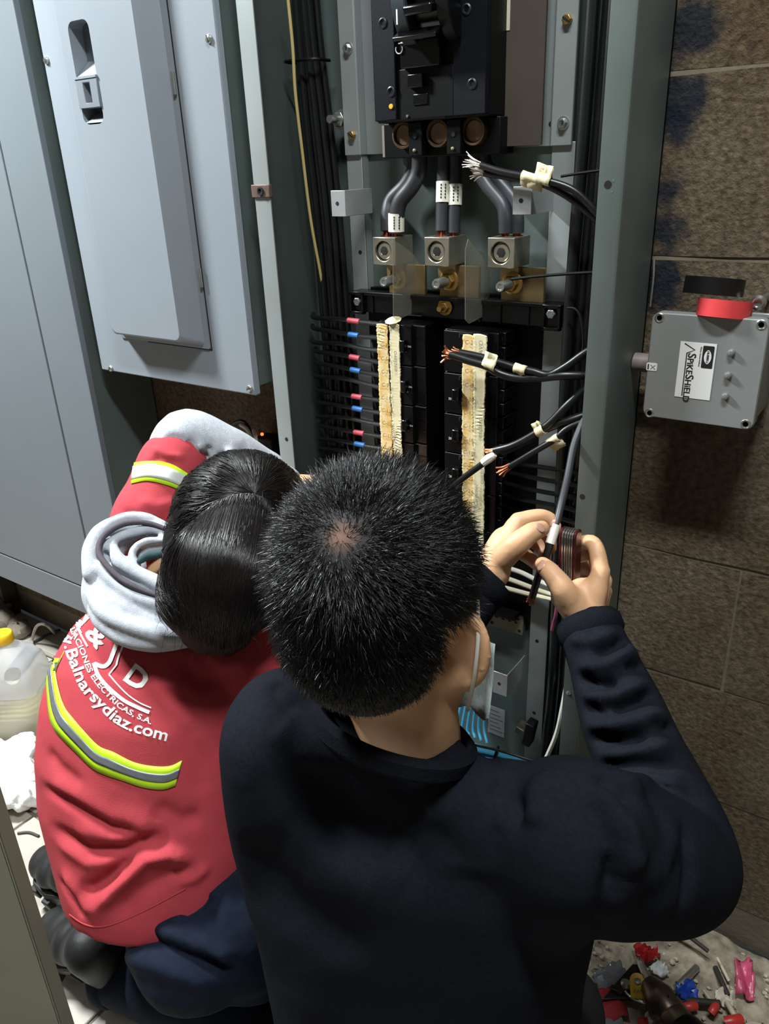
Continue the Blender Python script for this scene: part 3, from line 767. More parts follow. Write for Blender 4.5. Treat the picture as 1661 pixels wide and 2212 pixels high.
# masking tape down both columns, with the circuit names written on it
ochre = mat('aged_masking_tape', '#cfa24c', .6, col2='#d8cba2', vscale=55, bump=.2, bscale=90, detail=2)
ink_b = mat('brown_marker_ink', '#6a4e1e', .7); ink_g = mat('grey_pencil', '#6f6c62', .8)
def tape_strip(label, x0, x1, z1, z0, y, material, seed, wob=.0012):
    nx, nz = 7, 150; rg = random.Random(seed); mb = MB(); vs = []
    for j in range(nz + 1):
        f = j / nz; z = z1 + (z0 - z1) * f
        e0 = .0007 * math.sin(f * 7 + seed) + .0003 * math.sin(f * 61 + seed * 2) + rg.uniform(-.0006, .0006)
        e1 = .0008 * math.sin(f * 8 + seed * 3) + .0004 * math.sin(f * 71 + seed) + rg.uniform(-.0006, .0006)
        crinkle = max(0, math.sin(f * 9 + seed) - .55) * 2.0
        for i in range(nx + 1):
            g = i / nx
            yy = y - wob * (.3 + crinkle) * abs(math.sin(f * 210 + g * 5 + seed + 1.5 * math.sin(g * 5 + f * 20))) - (0.0012 if i in (0, nx) else 0) * rg.random()
            vs.append((x0 + e0 + (x1 + e1 - x0 - e0) * g, yy, z + .001 * math.sin(g * 4 + f * 30)))
    mb.add(vs, [(j * (nx + 1) + i, j * (nx + 1) + i + 1, (j + 1) * (nx + 1) + i + 1, (j + 1) * (nx + 1) + i) for j in range(nz) for i in range(nx)])
    o = build(mb, 'masking_tape_strip', material); o.modifiers.new('th', 'SOLIDIFY').thickness = .0004
    return tag(o, label, 'tape', 'masking tape on the breakers')
a = tape_strip('yellowed masking tape strip with circuit numbers on the left breaker column', P(814, 700, -.097).x, P(839, 700, -.097).x, -.2085, -.47, -.0972, ochre, 1)
b = tape_strip('white masking tape strip with pencilled word on the left breaker column', P(841, 700, -.097).x, P(862, 700, -.097).x, -.206, -.47, -.0970, masking, 2.3, .002)
c_ = tape_strip('yellowed masking tape strip with circuit numbers on the right breaker column', P(1000, 720, -.097).x, P(1026, 720, -.097).x, -.212, -.53, -.0972, ochre, 3.1)
d_ = tape_strip('pale masking tape strip with pencilled words on the right breaker column', P(1025, 720, -.097).x, P(1052, 720, -.097).x, -.210, -.53, -.0974, masking, 4.7)
def write(o, body, size, cx, cz, y, ink, vertical=False, name='handwriting'):
    pl = (lambda p, q: Vector((cx - q, y, cz + p))) if vertical else (lambda p, q: Vector((cx + p, y, cz + q)))
    return build(text_mb(body, size, pl, shear=.15), name, ink, o, smooth=False)
for k in range(13):
    z = ZT - .0115 - .0191 * k
    if k % 1 == 0: write(a, 'C-%d' % (2 * k + 1), .0080, P(827, 700, -.1).x, z, -.1003, ink_b)
    write(c_, 'C-%d' % (2 * k + 2), .0080, P(1013, 720, -.1).x, z - .003, -.1003, ink_b)
write(b, 'esclavo', .0100, P(852, 700, -.1).x, -.258, -.1010, ink_g, True)
write(d_, 'ESCLAVO', .0085, P(1040, 720, -.1).x, -.235, -.1005, ink_g, True)
write(d_, 'esclavo', .0100, P(1040, 720, -.1).x, -.335, -.1005, ink_g, True)
write(d_, 'Cargamec', .0085, P(1033, 720, -.1).x, -.435, -.1005, ink_g, True)
write(d_, 'cuarto', .0085, P(1045, 720, -.1).x, -.405, -.1005, ink_g, True)
torn = build(MB().lathe(P(850, 696, -.092), (0, -.3, 1), [(.008, 0), (.012, .003), (.006, .006), (0, .007)], 9), 'torn_end', masking, b)

# ------------------------------------------------------------------ branch wires, left side
red_t = mat('red_tape', '#c8505c', .45); blue_t = mat('blue_tape', '#2f6fb8', .45)
YR = [697, 728, 755, 778, 806, 831, 862, 889, 914, 940, 966, 990, 1016]
YL = [684, 708, 738, 757, 782, 812, 842, 868, 898, 918, 946, 968, 992]
for i, (yr, yl) in enumerate(zip(YR, YL)):
    dx = (yr - 697) * .055; kind = i % 3
    lb = 'black branch wire with %s on the left, %s from the top' % (('a red tape band', 'a blue tape band', 'no tape band')[kind], ('first', 'second', 'third', 'fourth', 'fifth')[i // 3])
    zt_ = ZT - UH * (i + .5) / 3
    end = Vector((-.648, -.066, zt_))
    p = [Vector((-.800, -.045 - .004 * (i % 3), P(655, yl - 6, -.05).z)), P(680 + dx, yl + 2, -.062), P(735 + dx, yl + (yr - yl) * .45 + 3 * math.sin(i * 2.2), -.066), P(785 + dx, yr - 1, -.066), end]
    o = cable('branch_wire', lb, p, .0036, black_ins, 'branch wires into the left breakers', 'wire')
    if kind < 2:
        path = smooth_path(p, 12); m = [q for q in path]
        # band lies about two thirds along
        k0 = min(range(len(m)), key=lambda k: abs(m[k].x - P(752 + dx, yr, -.066).x)); k1 = min(range(len(m)), key=lambda k: abs(m[k].x - P(775 + dx, yr, -.066).x))
        if k1 <= k0: k1 = k0 + 2
        build(MB().tube(m[k0:k1 + 1], .0042, 10), 'tape_band', (red_t, blue_t)[kind], o)
# branch wires, right side
for i, (a, b) in enumerate((((1098, 1000), (1248, 1023)), ((1098, 1021), (1248, 1050)), ((1088, 1044), (1246, 1077)), ((1096, 1073), (1245, 1103)), ((1098, 1098), (1244, 1130)), ((1092, 1130), (1240, 1160)))):
    zt_ = P(a[0], a[1], -.07).z
    p = [Vector((-.455, -.064, zt_)), P(a[0] + 8, a[1] + 1, -.068), P((a[0] + b[0]) / 2, (a[1] + b[1]) / 2 - 2 + 3 * math.sin(i), -.072), P(b[0], b[1], -.075), Vector((-.302, -.07, P(b[0], b[1], -.075).z - .012))]
    cable('branch_wire', 'glossy black branch wire on the right, %s from the top' % ORD[i], p, .0034, black_gl, 'branch wires into the right breakers', 'wire')
cream = mat('cream_wire_jacket', '#cfc6ab', .45); white_w = mat('white_wire_jacket', '#d8d6cc', .4)
for i, (a, b) in enumerate((((1122, 1235), (1195, 1268)), ((1100, 1251), (1215, 1292)), ((1078, 1266), (1205, 1298)))):
    cable('neutral_wire', 'cream neutral wire behind the hands, %s of the three' % ('uppermost', 'middle', 'lowest')[i], [P(a[0] - 40, a[1] - 12, -.05), P(a[0], a[1], -.055), P((a[0] + b[0]) / 2, (a[1] + b[1]) / 2 + 1, -.06), P(b[0], b[1], -.065), P(b[0] + 40, b[1] + 20, -.065)], .0036, (white_w, cream, cream)[i], 'neutral wires', 'wire')

# ------------------------------------------------------------------ cable bundles in both gutters
for i in range(11):
    xb = -.793 + .0085 * (i % 6) + .002 * (i // 6); yb = -.030 - .012 * (i // 6) - .004 * (i % 2)
    xt = -.798 + .0062 * (i % 6)
    pts = [Vector((xt, yb, .52)), Vector((xt + .004, yb, .2)), Vector((xb - .002, yb, .05)), Vector((xb + .010, yb - .004, -.12)), Vector((xb + .016, yb - .008, -.3 - .02 * i)), Vector((xb + .010, yb - .006, -.62)), Vector((xb, yb, -.93))]
    cable('gutter_cable', 'black cable in the left gutter bundle, %s from the left wall' % (ORD + ['eighth', 'ninth', 'tenth', 'eleventh'])[i], pts, .0046, black_ins, 'cables in the left gutter')
tanw = mat('tan_wire', '#a5935f', .5); greenw = mat('green_wire', '#1f4a33', .45)
cable('tan_wire', 'thin tan wire running down the left gutter', [P(618, -40, -.08), P(632, 100, -.08), P(638, 200, -.08), P(652, 320, -.075), P(672, 480, -.066), P(700, 640, -.05), P(715, 800, -.04), P(725, 980, -.03), P(735, 1150, -.03)], .0022, tanw, cat='wire')
cable('cream_wire', 'cream wire hanging behind the left branch wires', [P(722, 560, -.02), P(733, 640, -.022), P(740, 720, -.024), P(732, 830, -.024), P(738, 960, -.024), P(735, 1060, -.024)], .0042, cream, cat='wire')
cable('cream_wire', 'second cream wire, beside the green one in the left gutter', [P(746, 720, -.014), P(751, 800, -.016), P(744, 900, -.016), P(748, 1040, -.016)], .0036, cream, cat='wire')
cable('green_wire', 'dark green ground wire in the left gutter', [P(728, 560, -.012), P(747, 660, -.012), P(753, 760, -.012), P(752, 900, -.012), P(750, 1040, -.012)], .0032, greenw, cat='wire')
tie = MB().tube(smooth_path([Vector((-.803, -.022, .128)), Vector((-.803, -.060, .128)), Vector((-.785, -.064, .128)), Vector((-.752, -.058, .127)), Vector((-.75, -.03, .127))], 5), .0022, 6); tag(build(tie, 'cable_tie', black_pl), 'black cable tie round the left gutter bundle', 'cable tie')
for i in range(7):
    x = -.382 + .0105 * i; y = -.040 - .022 * (i % 2) - .006 * (i % 3)
    pts = [Vector((x + .008, y, .52)), Vector((x + .006, y, .1)), Vector((x + .002, y - .004 * (i % 3), -.2)), Vector((x + .004, y, -.5)), Vector((x + .006, y + .004, -.75)), Vector((x - .002, y, -.95))]
    cable('gutter_cable', 'thick black cable in the right gutter, %s from the rail' % ORD[i], pts, .0072, black_ins, 'cables in the right gutter', n=10)
for lb, pts, r in (('long black tie tail sticking out near the right rail', [(1212, 381, -.09), (1255, 374, -.09), (1300, 368, -.09)], .0022),
                   ('black tie tail lying across the right lug stud', [(1105, 603, -.10), (1170, 596, -.10), (1235, 591, -.095), (1290, 588, -.09)], .0024),
                   ('thin black wire looping down the right gutter', [(1225, 665, -.09), (1243, 668, -.09), (1255, 690, -.09), (1260, 740, -.09), (1254, 775, -.09)], .0018)):
    cable('tie_tail', lb, [P(*q) for q in pts], r * .8, mat('matte_black_nylon', '#0a0a0a', .7, spec=.2), cat='cable tie', n=6)

# ------------------------------------------------------------------ loose stripped cable ends
silver = mat('tinned_strand', '#b7b0a4', .35, .8)
def loose(label, pts, r, end=True, cu=copper, material=black_ins, k=10, ln=.016, spread=.5, thin=.0010):
    q = [P(*x) for x in pts]; o = cable('loose_cable', label, q, r, material, 'loose cable ends waiting to be joined', n=10)
    if end: strands(o, q[0], q[0] - q[1], r, ln, cu, k, spread, thin=thin, name='copper_strand' if cu is copper else 'bare_strand')
    return o
def fl(o, px, py, y, d2, out2, wd, ln, r):
    c = P(px, py, y); d = P(px + d2[0], py + d2[1], y) - c; out = P(px + out2[0], py + out2[1], y) - c
    return flag(o, c, d, out, wd, ln, r)
o = loose('upper loose black cable with frayed silver end near the right lug', [(1038, 357, -.118), (1080, 370, -.118), (1130, 380, -.118), (1180, 390, -.117), (1240, 412, -.112), (1290, 462, -.105), (1320, 500, -.10)], .0040, cu=silver, ln=.022, spread=1.2, thin=.0006, k=14)
fl(o, 1150, 384, -.118, (10, 3), (-4, 20), .026, .012, .0042); fl(o, 1172, 388, -.118, (10, 3), (-3, -20), .020, .016, .0046)
loose('lower loose black cable with frayed end beside it', [(1046, 374, -.112), (1085, 380, -.112), (1130, 388, -.111), (1180, 400, -.110), (1235, 430, -.106), (1292, 478, -.10)], .0040, cu=silver, ln=.018, spread=1.2, thin=.0006, k=12)
o = loose('loose cable across the right breakers, upper one of the crossing pair', [(992, 762, -.122), (1040, 772, -.120), (1110, 793, -.118), (1150, 802, -.116), (1185, 810, -.113), (1222, 792, -.108), (1268, 760, -.10), (1320, 735, -.09)], .0050, k=8, ln=.010)
fl(o, 1124, 797, -.118, (10, 3), (10, 14), .016, .014, .0052)
o = loose('loose cable across the right breakers, lower one with big copper end', [(972, 766, -.130), (1010, 778, -.128), (1050, 790, -.126), (1080, 807, -.122), (1120, 817, -.118), (1165, 816, -.114), (1220, 811, -.11), (1290, 812, -.09)], .0054, ln=.009, k=12, spread=.9, thin=.0014)
fl(o, 1058, 788, -.126, (10, 4), (10, -14), .018, .016, .0056)
o = loose('thick loose cable sloping up right with dark copper end', [(1068, 974, -.122), (1110, 962, -.120), (1158, 936, -.117), (1190, 912, -.113), (1225, 876, -.106), (1268, 838, -.095), (1310, 815, -.085)], .0054, ln=.014)
fl(o, 1168, 930, -.117, (10, -6), (4, -16), .012, .013, .0056)
loose('thick loose cable running beside it to the right flange', [(1085, 976, -.116), (1130, 955, -.114), (1180, 926, -.111), (1225, 910, -.106), (1270, 895, -.095), (1320, 885, -.085)], .0056, end=False)
o = loose('loose cable with bright splayed copper end under the other two', [(1100, 1008, -.124), (1130, 990, -.122), (1170, 966, -.119), (1200, 948, -.116), (1225, 926, -.110), (1268, 908, -.10), (1320, 898, -.085)], .0042, ln=.018, k=12, spread=.8, thin=.0012)
fl(o, 1195, 950, -.116, (10, -6), (8, 16), .018, .014, .0044)
o = loose('grey black cable rising past the head with white taped tip', [(1062, 986, -.125), (1045, 1000, -.127), (1015, 1022, -.130), (985, 1045, -.132), (950, 1075, -.13)], .0044, end=False)
build(MB().tube(smooth_path([P(1070, 981, -.125), P(1055, 991, -.1255), P(1043, 1000, -.127)], 4), [.0035, .0052, .0056, .0060, .0060, .0058, .0056, .0054, .0052][:9], 9), 'white_tape', mat('white_tape', '#e2dfd6', .5), o)

# ------------------------------------------------------------------ bottom of the enclosure
ground_m = mat('dull_bus_metal', '#7d776a', .45, .7, var=.15, vscale=40)
gb = thing('ground_bar', 'ribbed metal ground bar at the bottom of the open enclosure', 'busbar', P(1085, 1340, -.03))
q0 = P(1056, 1330, -.040); q1 = P(1128, 1352, -.040); zc = (q0.z + q1.z) / 2
build(MB().box((q0.x - .05, -.037, zc - .020), (q1.x, -.0205, zc + .016)), 'bar', ground_m, gb, bevel=.001)
for k in range(9):
    x = q0.x - .044 + .0115 * k
    build(MB().lathe((x, -.0395, zc + .004), FRONT, [(.0046, -.003), (.0046, .001), (.0034, .001), (.0030, -.001), (0, -.001)], 10), 'bar_screw', ground_m, gb)
for x in (q0.x - .046, q1.x - .006, q0.x + .004): hole((x, -.037, zc - .013), .0028, gb)
build(MB().box((q0.x - .05, -.060, zc + .018), (q1.x - .004, -.0205, zc + .026)), 'bar_shelf', black_pl, gb)
cyan = mat('cyan_cable_jacket', '#3f93b8', .42)
for i in range(6):
    dy = i * 7 - 16; yy = -.075 - .004 * (i % 3)
    pts = [P(905, 1560 + dy, yy), P(960, 1592 + dy * .9, yy), P(1020, 1618 + dy * .7, yy), P(1075, 1632 + dy * .6, yy), P(1120, 1646 + dy * .6, yy), P(1170, 1672 + dy * .6, yy + .01), P(1220, 1715 + dy, yy + .02)]
    cable('cyan_cable', 'sky blue data cable in the strapped bundle, %s from the top' % ORD[i], pts, .0033, cyan, 'strapped blue cable bundle')
for i in range(7):
    pts = [P(1052 - i * 9, 1400 + i * 8, -.03), P(1050 - i * 10, 1500, -.034 - .002 * i), P(1046 - i * 12, 1570, -.038 - .003 * i), P(1052 - i * 13, 1605 - i * 6, -.05)]
    cable('cyan_cable', 'sky blue data cable hanging on the back plate, %s from the right' % ORD[i], pts, .0026, cyan, 'hanging blue cables')
pts = [P(1068, 1620, -.083), P(1072, 1640, -.088), P(1066, 1650, -.084)]
tag(build(MB().tube(smooth_path([P(1076, 1612, -.080), P(1072, 1625, -.0885), P(1066, 1645, -.0885), P(1060, 1660, -.080)], 4), .0026, 6), 'cable_tie', black_pl), 'black tie strapped round the sky blue cable bundle', 'cable tie')
tag(build(MB().tube(smooth_path([P(1102, 1640, -.078), P(1117, 1646, -.078)], 3), .0085, 12), 'green_tape', mat('green_tape', '#1f9a5f', .45)), 'green tape wrapped on the sky blue bundle', 'tape')
tag(build(MB().box(P(1128, 1610, -.1), P(1142, 1600, -.1) + Vector((.004, .02, .03)), Matrix.Rotation(.15, 3, 'Y')), 'cable_clip', black_pl, bevel=.002), 'black plastic clip beside the green tape', 'clip')
cable('thin_black_wire', 'thin black wire lying over the sky blue cables', [P(930, 1570, -.10), P(990, 1600, -.10), P(1080, 1622, -.10), P(1145, 1642, -.098), P(1170, 1646, -.09)], .0022, black_ins, cat='wire')
cable('white_wire', 'white wire standing in the lower right gutter', [P(1140, 1760, -.09), P(1172, 1658, -.095), P(1200, 1590, -.095), P(1213, 1535, -.09), P(1225, 1470, -.06)], .0034, white_w, cat='wire')
cable('magenta_wire', 'twisted magenta wire dangling under the hand', [P(1203, 1305, -.11), P(1200, 1330, -.112), P(1196, 1345, -.11), P(1192, 1362, -.112)], .0026, mat('magenta_wire', '#6b2a45', .5), cat='wire')
lab = build(MB().box(P(1054, 1580, -.021) + Vector((0, -.0006, 0)), P(1091, 1535, -.021)), 'paper_label', mat('pale_paper', '#9c9ea0', .7, var=.04)); tag(lab, 'pale printed label stuck low on the back plate', 'label')
a0 = P(1054, 1580, -.0222); a1 = P(1091, 1535, -.0222)
for k in range(6):
    z = a0.z + (a1.z - a0.z) * (.14 + .14 * k); build(MB().box((a0.x + .003, -.0221, z), (a1.x - .004 - .004 * (k % 3), -.0218, z + .0012)), 'print_line', ink_g, lab, smooth=False)
q = P(1135, 1572, -.03); tag(build(MB().box((q.x - .014, -.045, q.z - .008), (q.x + .008, -.021, q.z + .006), Matrix.Rotation(.3, 3, 'Y')), 'connector_block', ground_m, bevel=.002), 'small metal connector low beside the right rail', 'connector')

# ------------------------------------------------------------------ surge protector box on the wall
alu_box = mat('cast_aluminium_box', '#8b8d8b', .42, .35, var=.05, vscale=14, bump=.06, bscale=260)
sb = thing('surge_protector_box', 'grey cast aluminium surge protector box on the block wall', 'junction box', (-.202, -.045, -.292))
sx0, sx1, sz0, sz1 = -.2645, -.1405, -.2915, -.169
S_R = Matrix.Rotation(math.radians(0.0), 3, 'Y')
build(MB().rings([rrect(sx0 + .012, sx1 - .002, sz0 + .002, sz1 - .020, -.004, .008, 5), rrect(sx0 + .012, sx1 - .002, sz0 + .002, sz1 - .020, -.0695, .008, 5)]), 'body', alu_box, sb)
cov = build(MB().rings([rrect(sx0, sx1, sz0, sz1, -.069, .009, 5), rrect(sx0, sx1, sz0, sz1, -.084, .009, 5), rrect(sx0 + .0012, sx1 - .0012, sz0 + .0012, sz1 - .0012, -.0855, .008, 5)]), 'cover', alu_box, sb)
for px, py in ((1421, 686), (1652, 702), (1396, 891), (1617, 917)):
    q = P(px, py, -.0855)
    q.x = min(max(q.x, sx0 + .0085), sx1 - .0085)
    s_ = build(MB().lathe((q.x, -.0855, q.z), FRONT, [(.0056, 0), (.0056, .0004), (.0046, .0010), (.0042, .0004), (.0030, .0004), (.0028, -.002), (0, -.002)], 18), 'cover_screw', zinc, cov)
grey_led = mat('smoky_lens', '#6c6d69', .18, .1, spec=.8)
for px, py in ((1580, 762), (1573, 811), (1567, 856)):
    q = P(px, py, -.0855)
    build(MB().lathe((q.x, -.0855, q.z), FRONT, [(.0042, 0), (.0040, .0030), (.0028, .0052), (0, .006)], 16), 'indicator_lens', grey_led, cov)
lb0 = [P(x, y, -.0858) for x, y in ((1471, 738), (1549, 743), (1533, 863), (1456, 858))]
lx0 = (lb0[0].x + lb0[3].x) / 2; lx1 = (lb0[1].x + lb0[2].x) / 2; lz1 = (lb0[0].z + lb0[1].z) / 2; lz0 = (lb0[2].z + lb0[3].z) / 2
label_w = mat('white_label', '#d4d3cf', .45)
lab = build(MB().box((lx0, -.0861, lz0), (lx1, -.0853, lz1)), 'printed_label', label_w, cov)
# text runs down the box: its baseline is vertical, letters turned clockwise
def side(cx, cz, y=-.0863): return lambda p, q: Vector((cx + q, y, cz - p))
H_ = lz1 - lz0; W_ = lx1 - lx0
lx = lambda f: lx0 + W_ * f
lz = lambda f: lz1 - H_ * f
zt_ = lz(.195)
for ch, sz in (('S', .0125), ('PiKE', .0098), ('S', .0125), ('HiELD', .0098)):
    tm_ = text_mb(ch, sz, side(lx(.235) + sz * .36, 0), align='LEFT', bold=.00022)
    top = max(v.z for v in tm_.v); bot = min(v.z for v in tm_.v)
    for v in tm_.v: v.z += zt_ - top
    zt_ -= (top - bot) + .0006
    build(tm_, 'brand_print', black_ink, lab, smooth=False)
build(MB().box((lx(.195), -.0863, lz(.97)), (lx(.225), -.0861, lz(.20))), 'underline', black_ink, lab, smooth=False)
zig = MB().tube([Vector((lx(f), -.0862, lz(g))) for f, g in ((.12, .03), (.42, .13), (.20, .20))], .0007, 5, flat=.3); build(zig, 'spike_mark', black_ink, lab)
lg = build(MB().rings([rrect(lx(.64), lx(.95), lz(.43), lz(.04), -.0861, .0012), rrect(lx(.64), lx(.95), lz(.43), lz(.04), -.0864, .0012)]), 'logo_plate', black_ink, lab, smooth=False)
cx_, cz_ = lx(.795), lz(.235)
build(MB().prism([(cx_ + .0036 * math.cos(a) * (1 + .1 * math.cos(2 * a)), -.0864, cz_ + .0078 * math.sin(a)) for a in [2 * math.pi * k / 24 for k in range(24)]], (0, -.0003, 0)), 'logo_oval', label_w, lg, smooth=False)
build(text_mb('HUBBELL', .0034, side(cx_, cz_, -.0869), bold=.0001), 'logo_print', black_ink, lg, smooth=False)
build(text_mb('Wiring Device-Kellems', .0024, side(lx(.585), lz(.24)), bold=.00005), 'small_print', black_ink, lab, smooth=False)
st = [P(x, y, -.0858) for x, y in ((1397, 783), (1420, 784), (1419, 802), (1395, 801))]
stk = build(MB().rings([rrect(st[0].x, st[1].x, st[2].z, st[0].z, -.0854, .0015), rrect(st[0].x, st[1].x, st[2].z, st[0].z, -.0860, .0015)]), 'bin_sticker', label_w, cov)
cx_, cz_ = (st[0].x + st[1].x) / 2, (st[0].z + st[2].z) / 2
build(MB().box((st[0].x + .0015, -.0863, st[2].z + .0015), (st[0].x + .003, -.0860, st[0].z - .0015)), 'bin_bar', black_ink, stk, smooth=False)
for sg in (-1, 1): build(MB().cbox((cx_ + .0015, -.0862, cz_), (.0075, .0003, .0005), Matrix.Rotation(sg * .75, 3, 'Y')), 'bin_cross', ink_g, stk, smooth=False)
build(MB().cyl((sx0 + .004, -.035, -.240), (EX1 + .001, -.035, -.240), .0115, n=18), 'conduit_nipple', mat('dull_pink_plastic', '#6f645f', .5), sb)
build(MB().box((sx1 - .022, -.072, sz1 - .001), (sx1 + .012, -.066, sz1 + .004)), 'mounting_ear', alu_box, sb, bevel=.001)
q = P(1634, 657, -.060)
mb = MB(); hexhead(mb, (q.x, -.052, q.z), FRONT, .0068, .006)
blt = thing('wall_bolt', 'zinc hex bolt above the surge protector box beside the red tape', 'bolt', (q.x, -.03, q.z))
build(MB().lathe((q.x, -.046, q.z), FRONT, [(.0082, 0), (.0082, .005), (.0058, .008), (.0058, .0086), (.0044, .0086), (.0036, .006), (0, .006)], 20), 'head', zinc, blt)
build(MB().cyl((q.x, 0.0, q.z), (q.x, -.047, q.z), .0036, n=12), 'shank', zinc, blt)
# tape rolls lying on the box
def roll(label, c, R0, R1, h, material, tilt):
    c = Vector(c); ax = tilt
    mb = MB().lathe(c, ax, [(R1, 0), (R0, 0), (R0, h), (R1, h), (R1, 0)], 40)
    mb.f = [f for f in mb.f if len(f) == 4]
    o = build(mb, 'tape_roll', material); tag(o, label, 'tape roll', 'tape rolls on the surge box')
    build(MB().lathe(c + Vector(ax) * .0005, ax, [(R1, 0), (R1 - .0015, 0), (R1 - .0015, h - .001), (R1, h - .001), (R1, 0)], 32), 'core', mat('cardboard_core', '#8d8272', .8), o)
    return o
rz = sz1 + .0008
qr = P(1567, 668, -.062); roll('red insulating tape roll lying on the surge protector box', (qr.x, -.070, rz - .004), .0285, .017, .0185, mat('red_pvc_tape', '#c23a3d', .38, var=.05), Vector((0.03, .17, 1)).normalized())
qb = P(1540, 632, -.050); roll('black insulating tape roll stacked on the red roll', (qb.x, -.052, rz + .0165), .0320, .019, .0185, mat('black_pvc_tape', '#0d0c0d', .36), Vector((0.03, .17, 1)).normalized())
cable('grey_bracket_wire', 'thin bare wire tucked behind the right enclosure edge', [Vector((EX1 + .004, -.006, P(1410, 560, 0).z)), Vector((EX1 + .006, -.008, P(1408, 600, 0).z)), Vector((EX1 + .005, -.006, P(1400, 660, 0).z))], .0012, silver, cat='wire')
# ------------------------------------------------------------------ people: shared tools
skin = mat('skin', '#cda07a', .5, var=.06, vscale=40, bump=.08, bscale=300, sss=.12)
hair_m = mat('black_hair', '#08070a', .30, spec=.42)
hair_w = mat('dark_brown_hair', '#0e0908', .36, spec=.5); hair_base = mat('dark_hair_mass', '#0a0706', .62, spec=.25)
scalp_m = mat('dark_scalp', '#16110f', .8)

def frame3(az, pitch, roll=0.0):
    """right, forward, up for a heading az (deg, from +x) pitched down by pitch and rolled"""
    a = math.radians(az); p = math.radians(pitch)
    f = Vector((math.cos(a) * math.cos(p), math.sin(a) * math.cos(p), -math.sin(p)))
    r = Vector((math.sin(a), -math.cos(a), 0)); u = r.cross(f)
    R = Matrix.Rotation(math.radians(roll), 3, f); return R @ r, f, R @ u

def add_head(mb, H, r, f, u, s=1.0, ears=True, pin=0):
    Rm = Matrix((r, f, u)).transposed()
    pt = lambda a, b, c: H + (r * a + f * b + u * c) * s
    mb.ball(pt(0, -.012, .044), (.075 * s, .094 * s, .086 * s), 28, 18, Rm)      # cranium
    mb.ball(pt(0, -.040, .010), (.066 * s, .058 * s, .070 * s), 24, 14, Rm)      # back of the skull
    mb.ball(pt(0, .040, -.030), (.060 * s, .056 * s, .076 * s), 24, 14, Rm)      # face
    mb.ball(pt(0, .072, -.088), (.028 * s, .022 * s, .020 * s), 16, 10, Rm)      # chin
    for sg in (-1, 1):
        mb.chain([pt(sg * .062, -.004, -.035), pt(sg * .052, .030, -.068), pt(sg * .018, .072, -.090)], [.018 * s, .017 * s, .015 * s])   # jaw
        mb.ball(pt(sg * .034, .078, -.030), (.020 * s, .016 * s, .018 * s), 14, 8, Rm)   # cheek
        mb.ball(pt(sg * .030, .083, .016), (.026 * s, .012 * s, .009 * s), 14, 8, Rm)    # brow
        if ears:
            c = pt(sg * (.074 if sg == pin else .083), -.004 if sg == pin else -.012, -.012); out = (r * sg * (.30 if sg == pin else .97) - f * (.95 if sg == pin else .30)).normalized()   # the flap turns back and out
            up2 = (u * .97 - f * .2).normalized(); out = (out - up2 * out.dot(up2)).normalized()
            base = c - out * .010 * s
            ringp = []
            for k in range(11):
                a = math.radians(-100 + 215 * k / 10); ringp.append(base + (out * math.cos(a) * .021 + up2 * math.sin(a) * .034 + up2 * .002) * s)
            mb.chain(ringp, [.0046 * s] + [.0052 * s] * 9 + [.0046 * s], 10, 3)
            Re = Matrix((out.cross(up2), out, up2)).transposed()
            mb.ball(base + out * .004 * s, (.0046 * s, .019 * s, .032 * s), 14, 10, Re)
            mb.ball(base - up2 * .029 * s + out * .004 * s, (.0055 * s, .009 * s, .010 * s), 12, 8, Re)
            mb.ball(base + r * -sg * .004 * s, (.006 * s, .010 * s, .020 * s), 12, 8, Re)
    mb.chain([pt(0, .088, .010), pt(0, .104, -.014), pt(0, .112, -.030)], [.008 * s, .010 * s, .013 * s])
    for sg in (-1, 1): mb.ball(pt(sg * .011, .100, -.033), .009 * s, 10, 8)
    mb.ball(pt(0, .090, -.060), (.024 * s, .010 * s, .007 * s), 14, 8, Rm)
    mb.ball(pt(0, .088, -.070), (.020 * s, .010 * s, .007 * s), 14, 8, Rm)
def add_hand(mb, wrist, palm, fingers, thumb, pr=.020):
    """palm as a fan of metacarpals; every finger its own chain"""
    for fg in fingers:
        mb.chain([wrist, wrist.lerp(fg[0], .5), fg[0]], [pr * .92, pr * .70, .0112])
        n = len(fg); mb.chain(fg, ([.0106, .0096, .0086, .0074] if n == 4 else [.0106, .0094, .0078]), 12, 5)
    mb.chain([wrist, palm], [pr, pr * .95])
    mb.chain(thumb, [.0155, .0142, .0118, .0098], 12, 5)

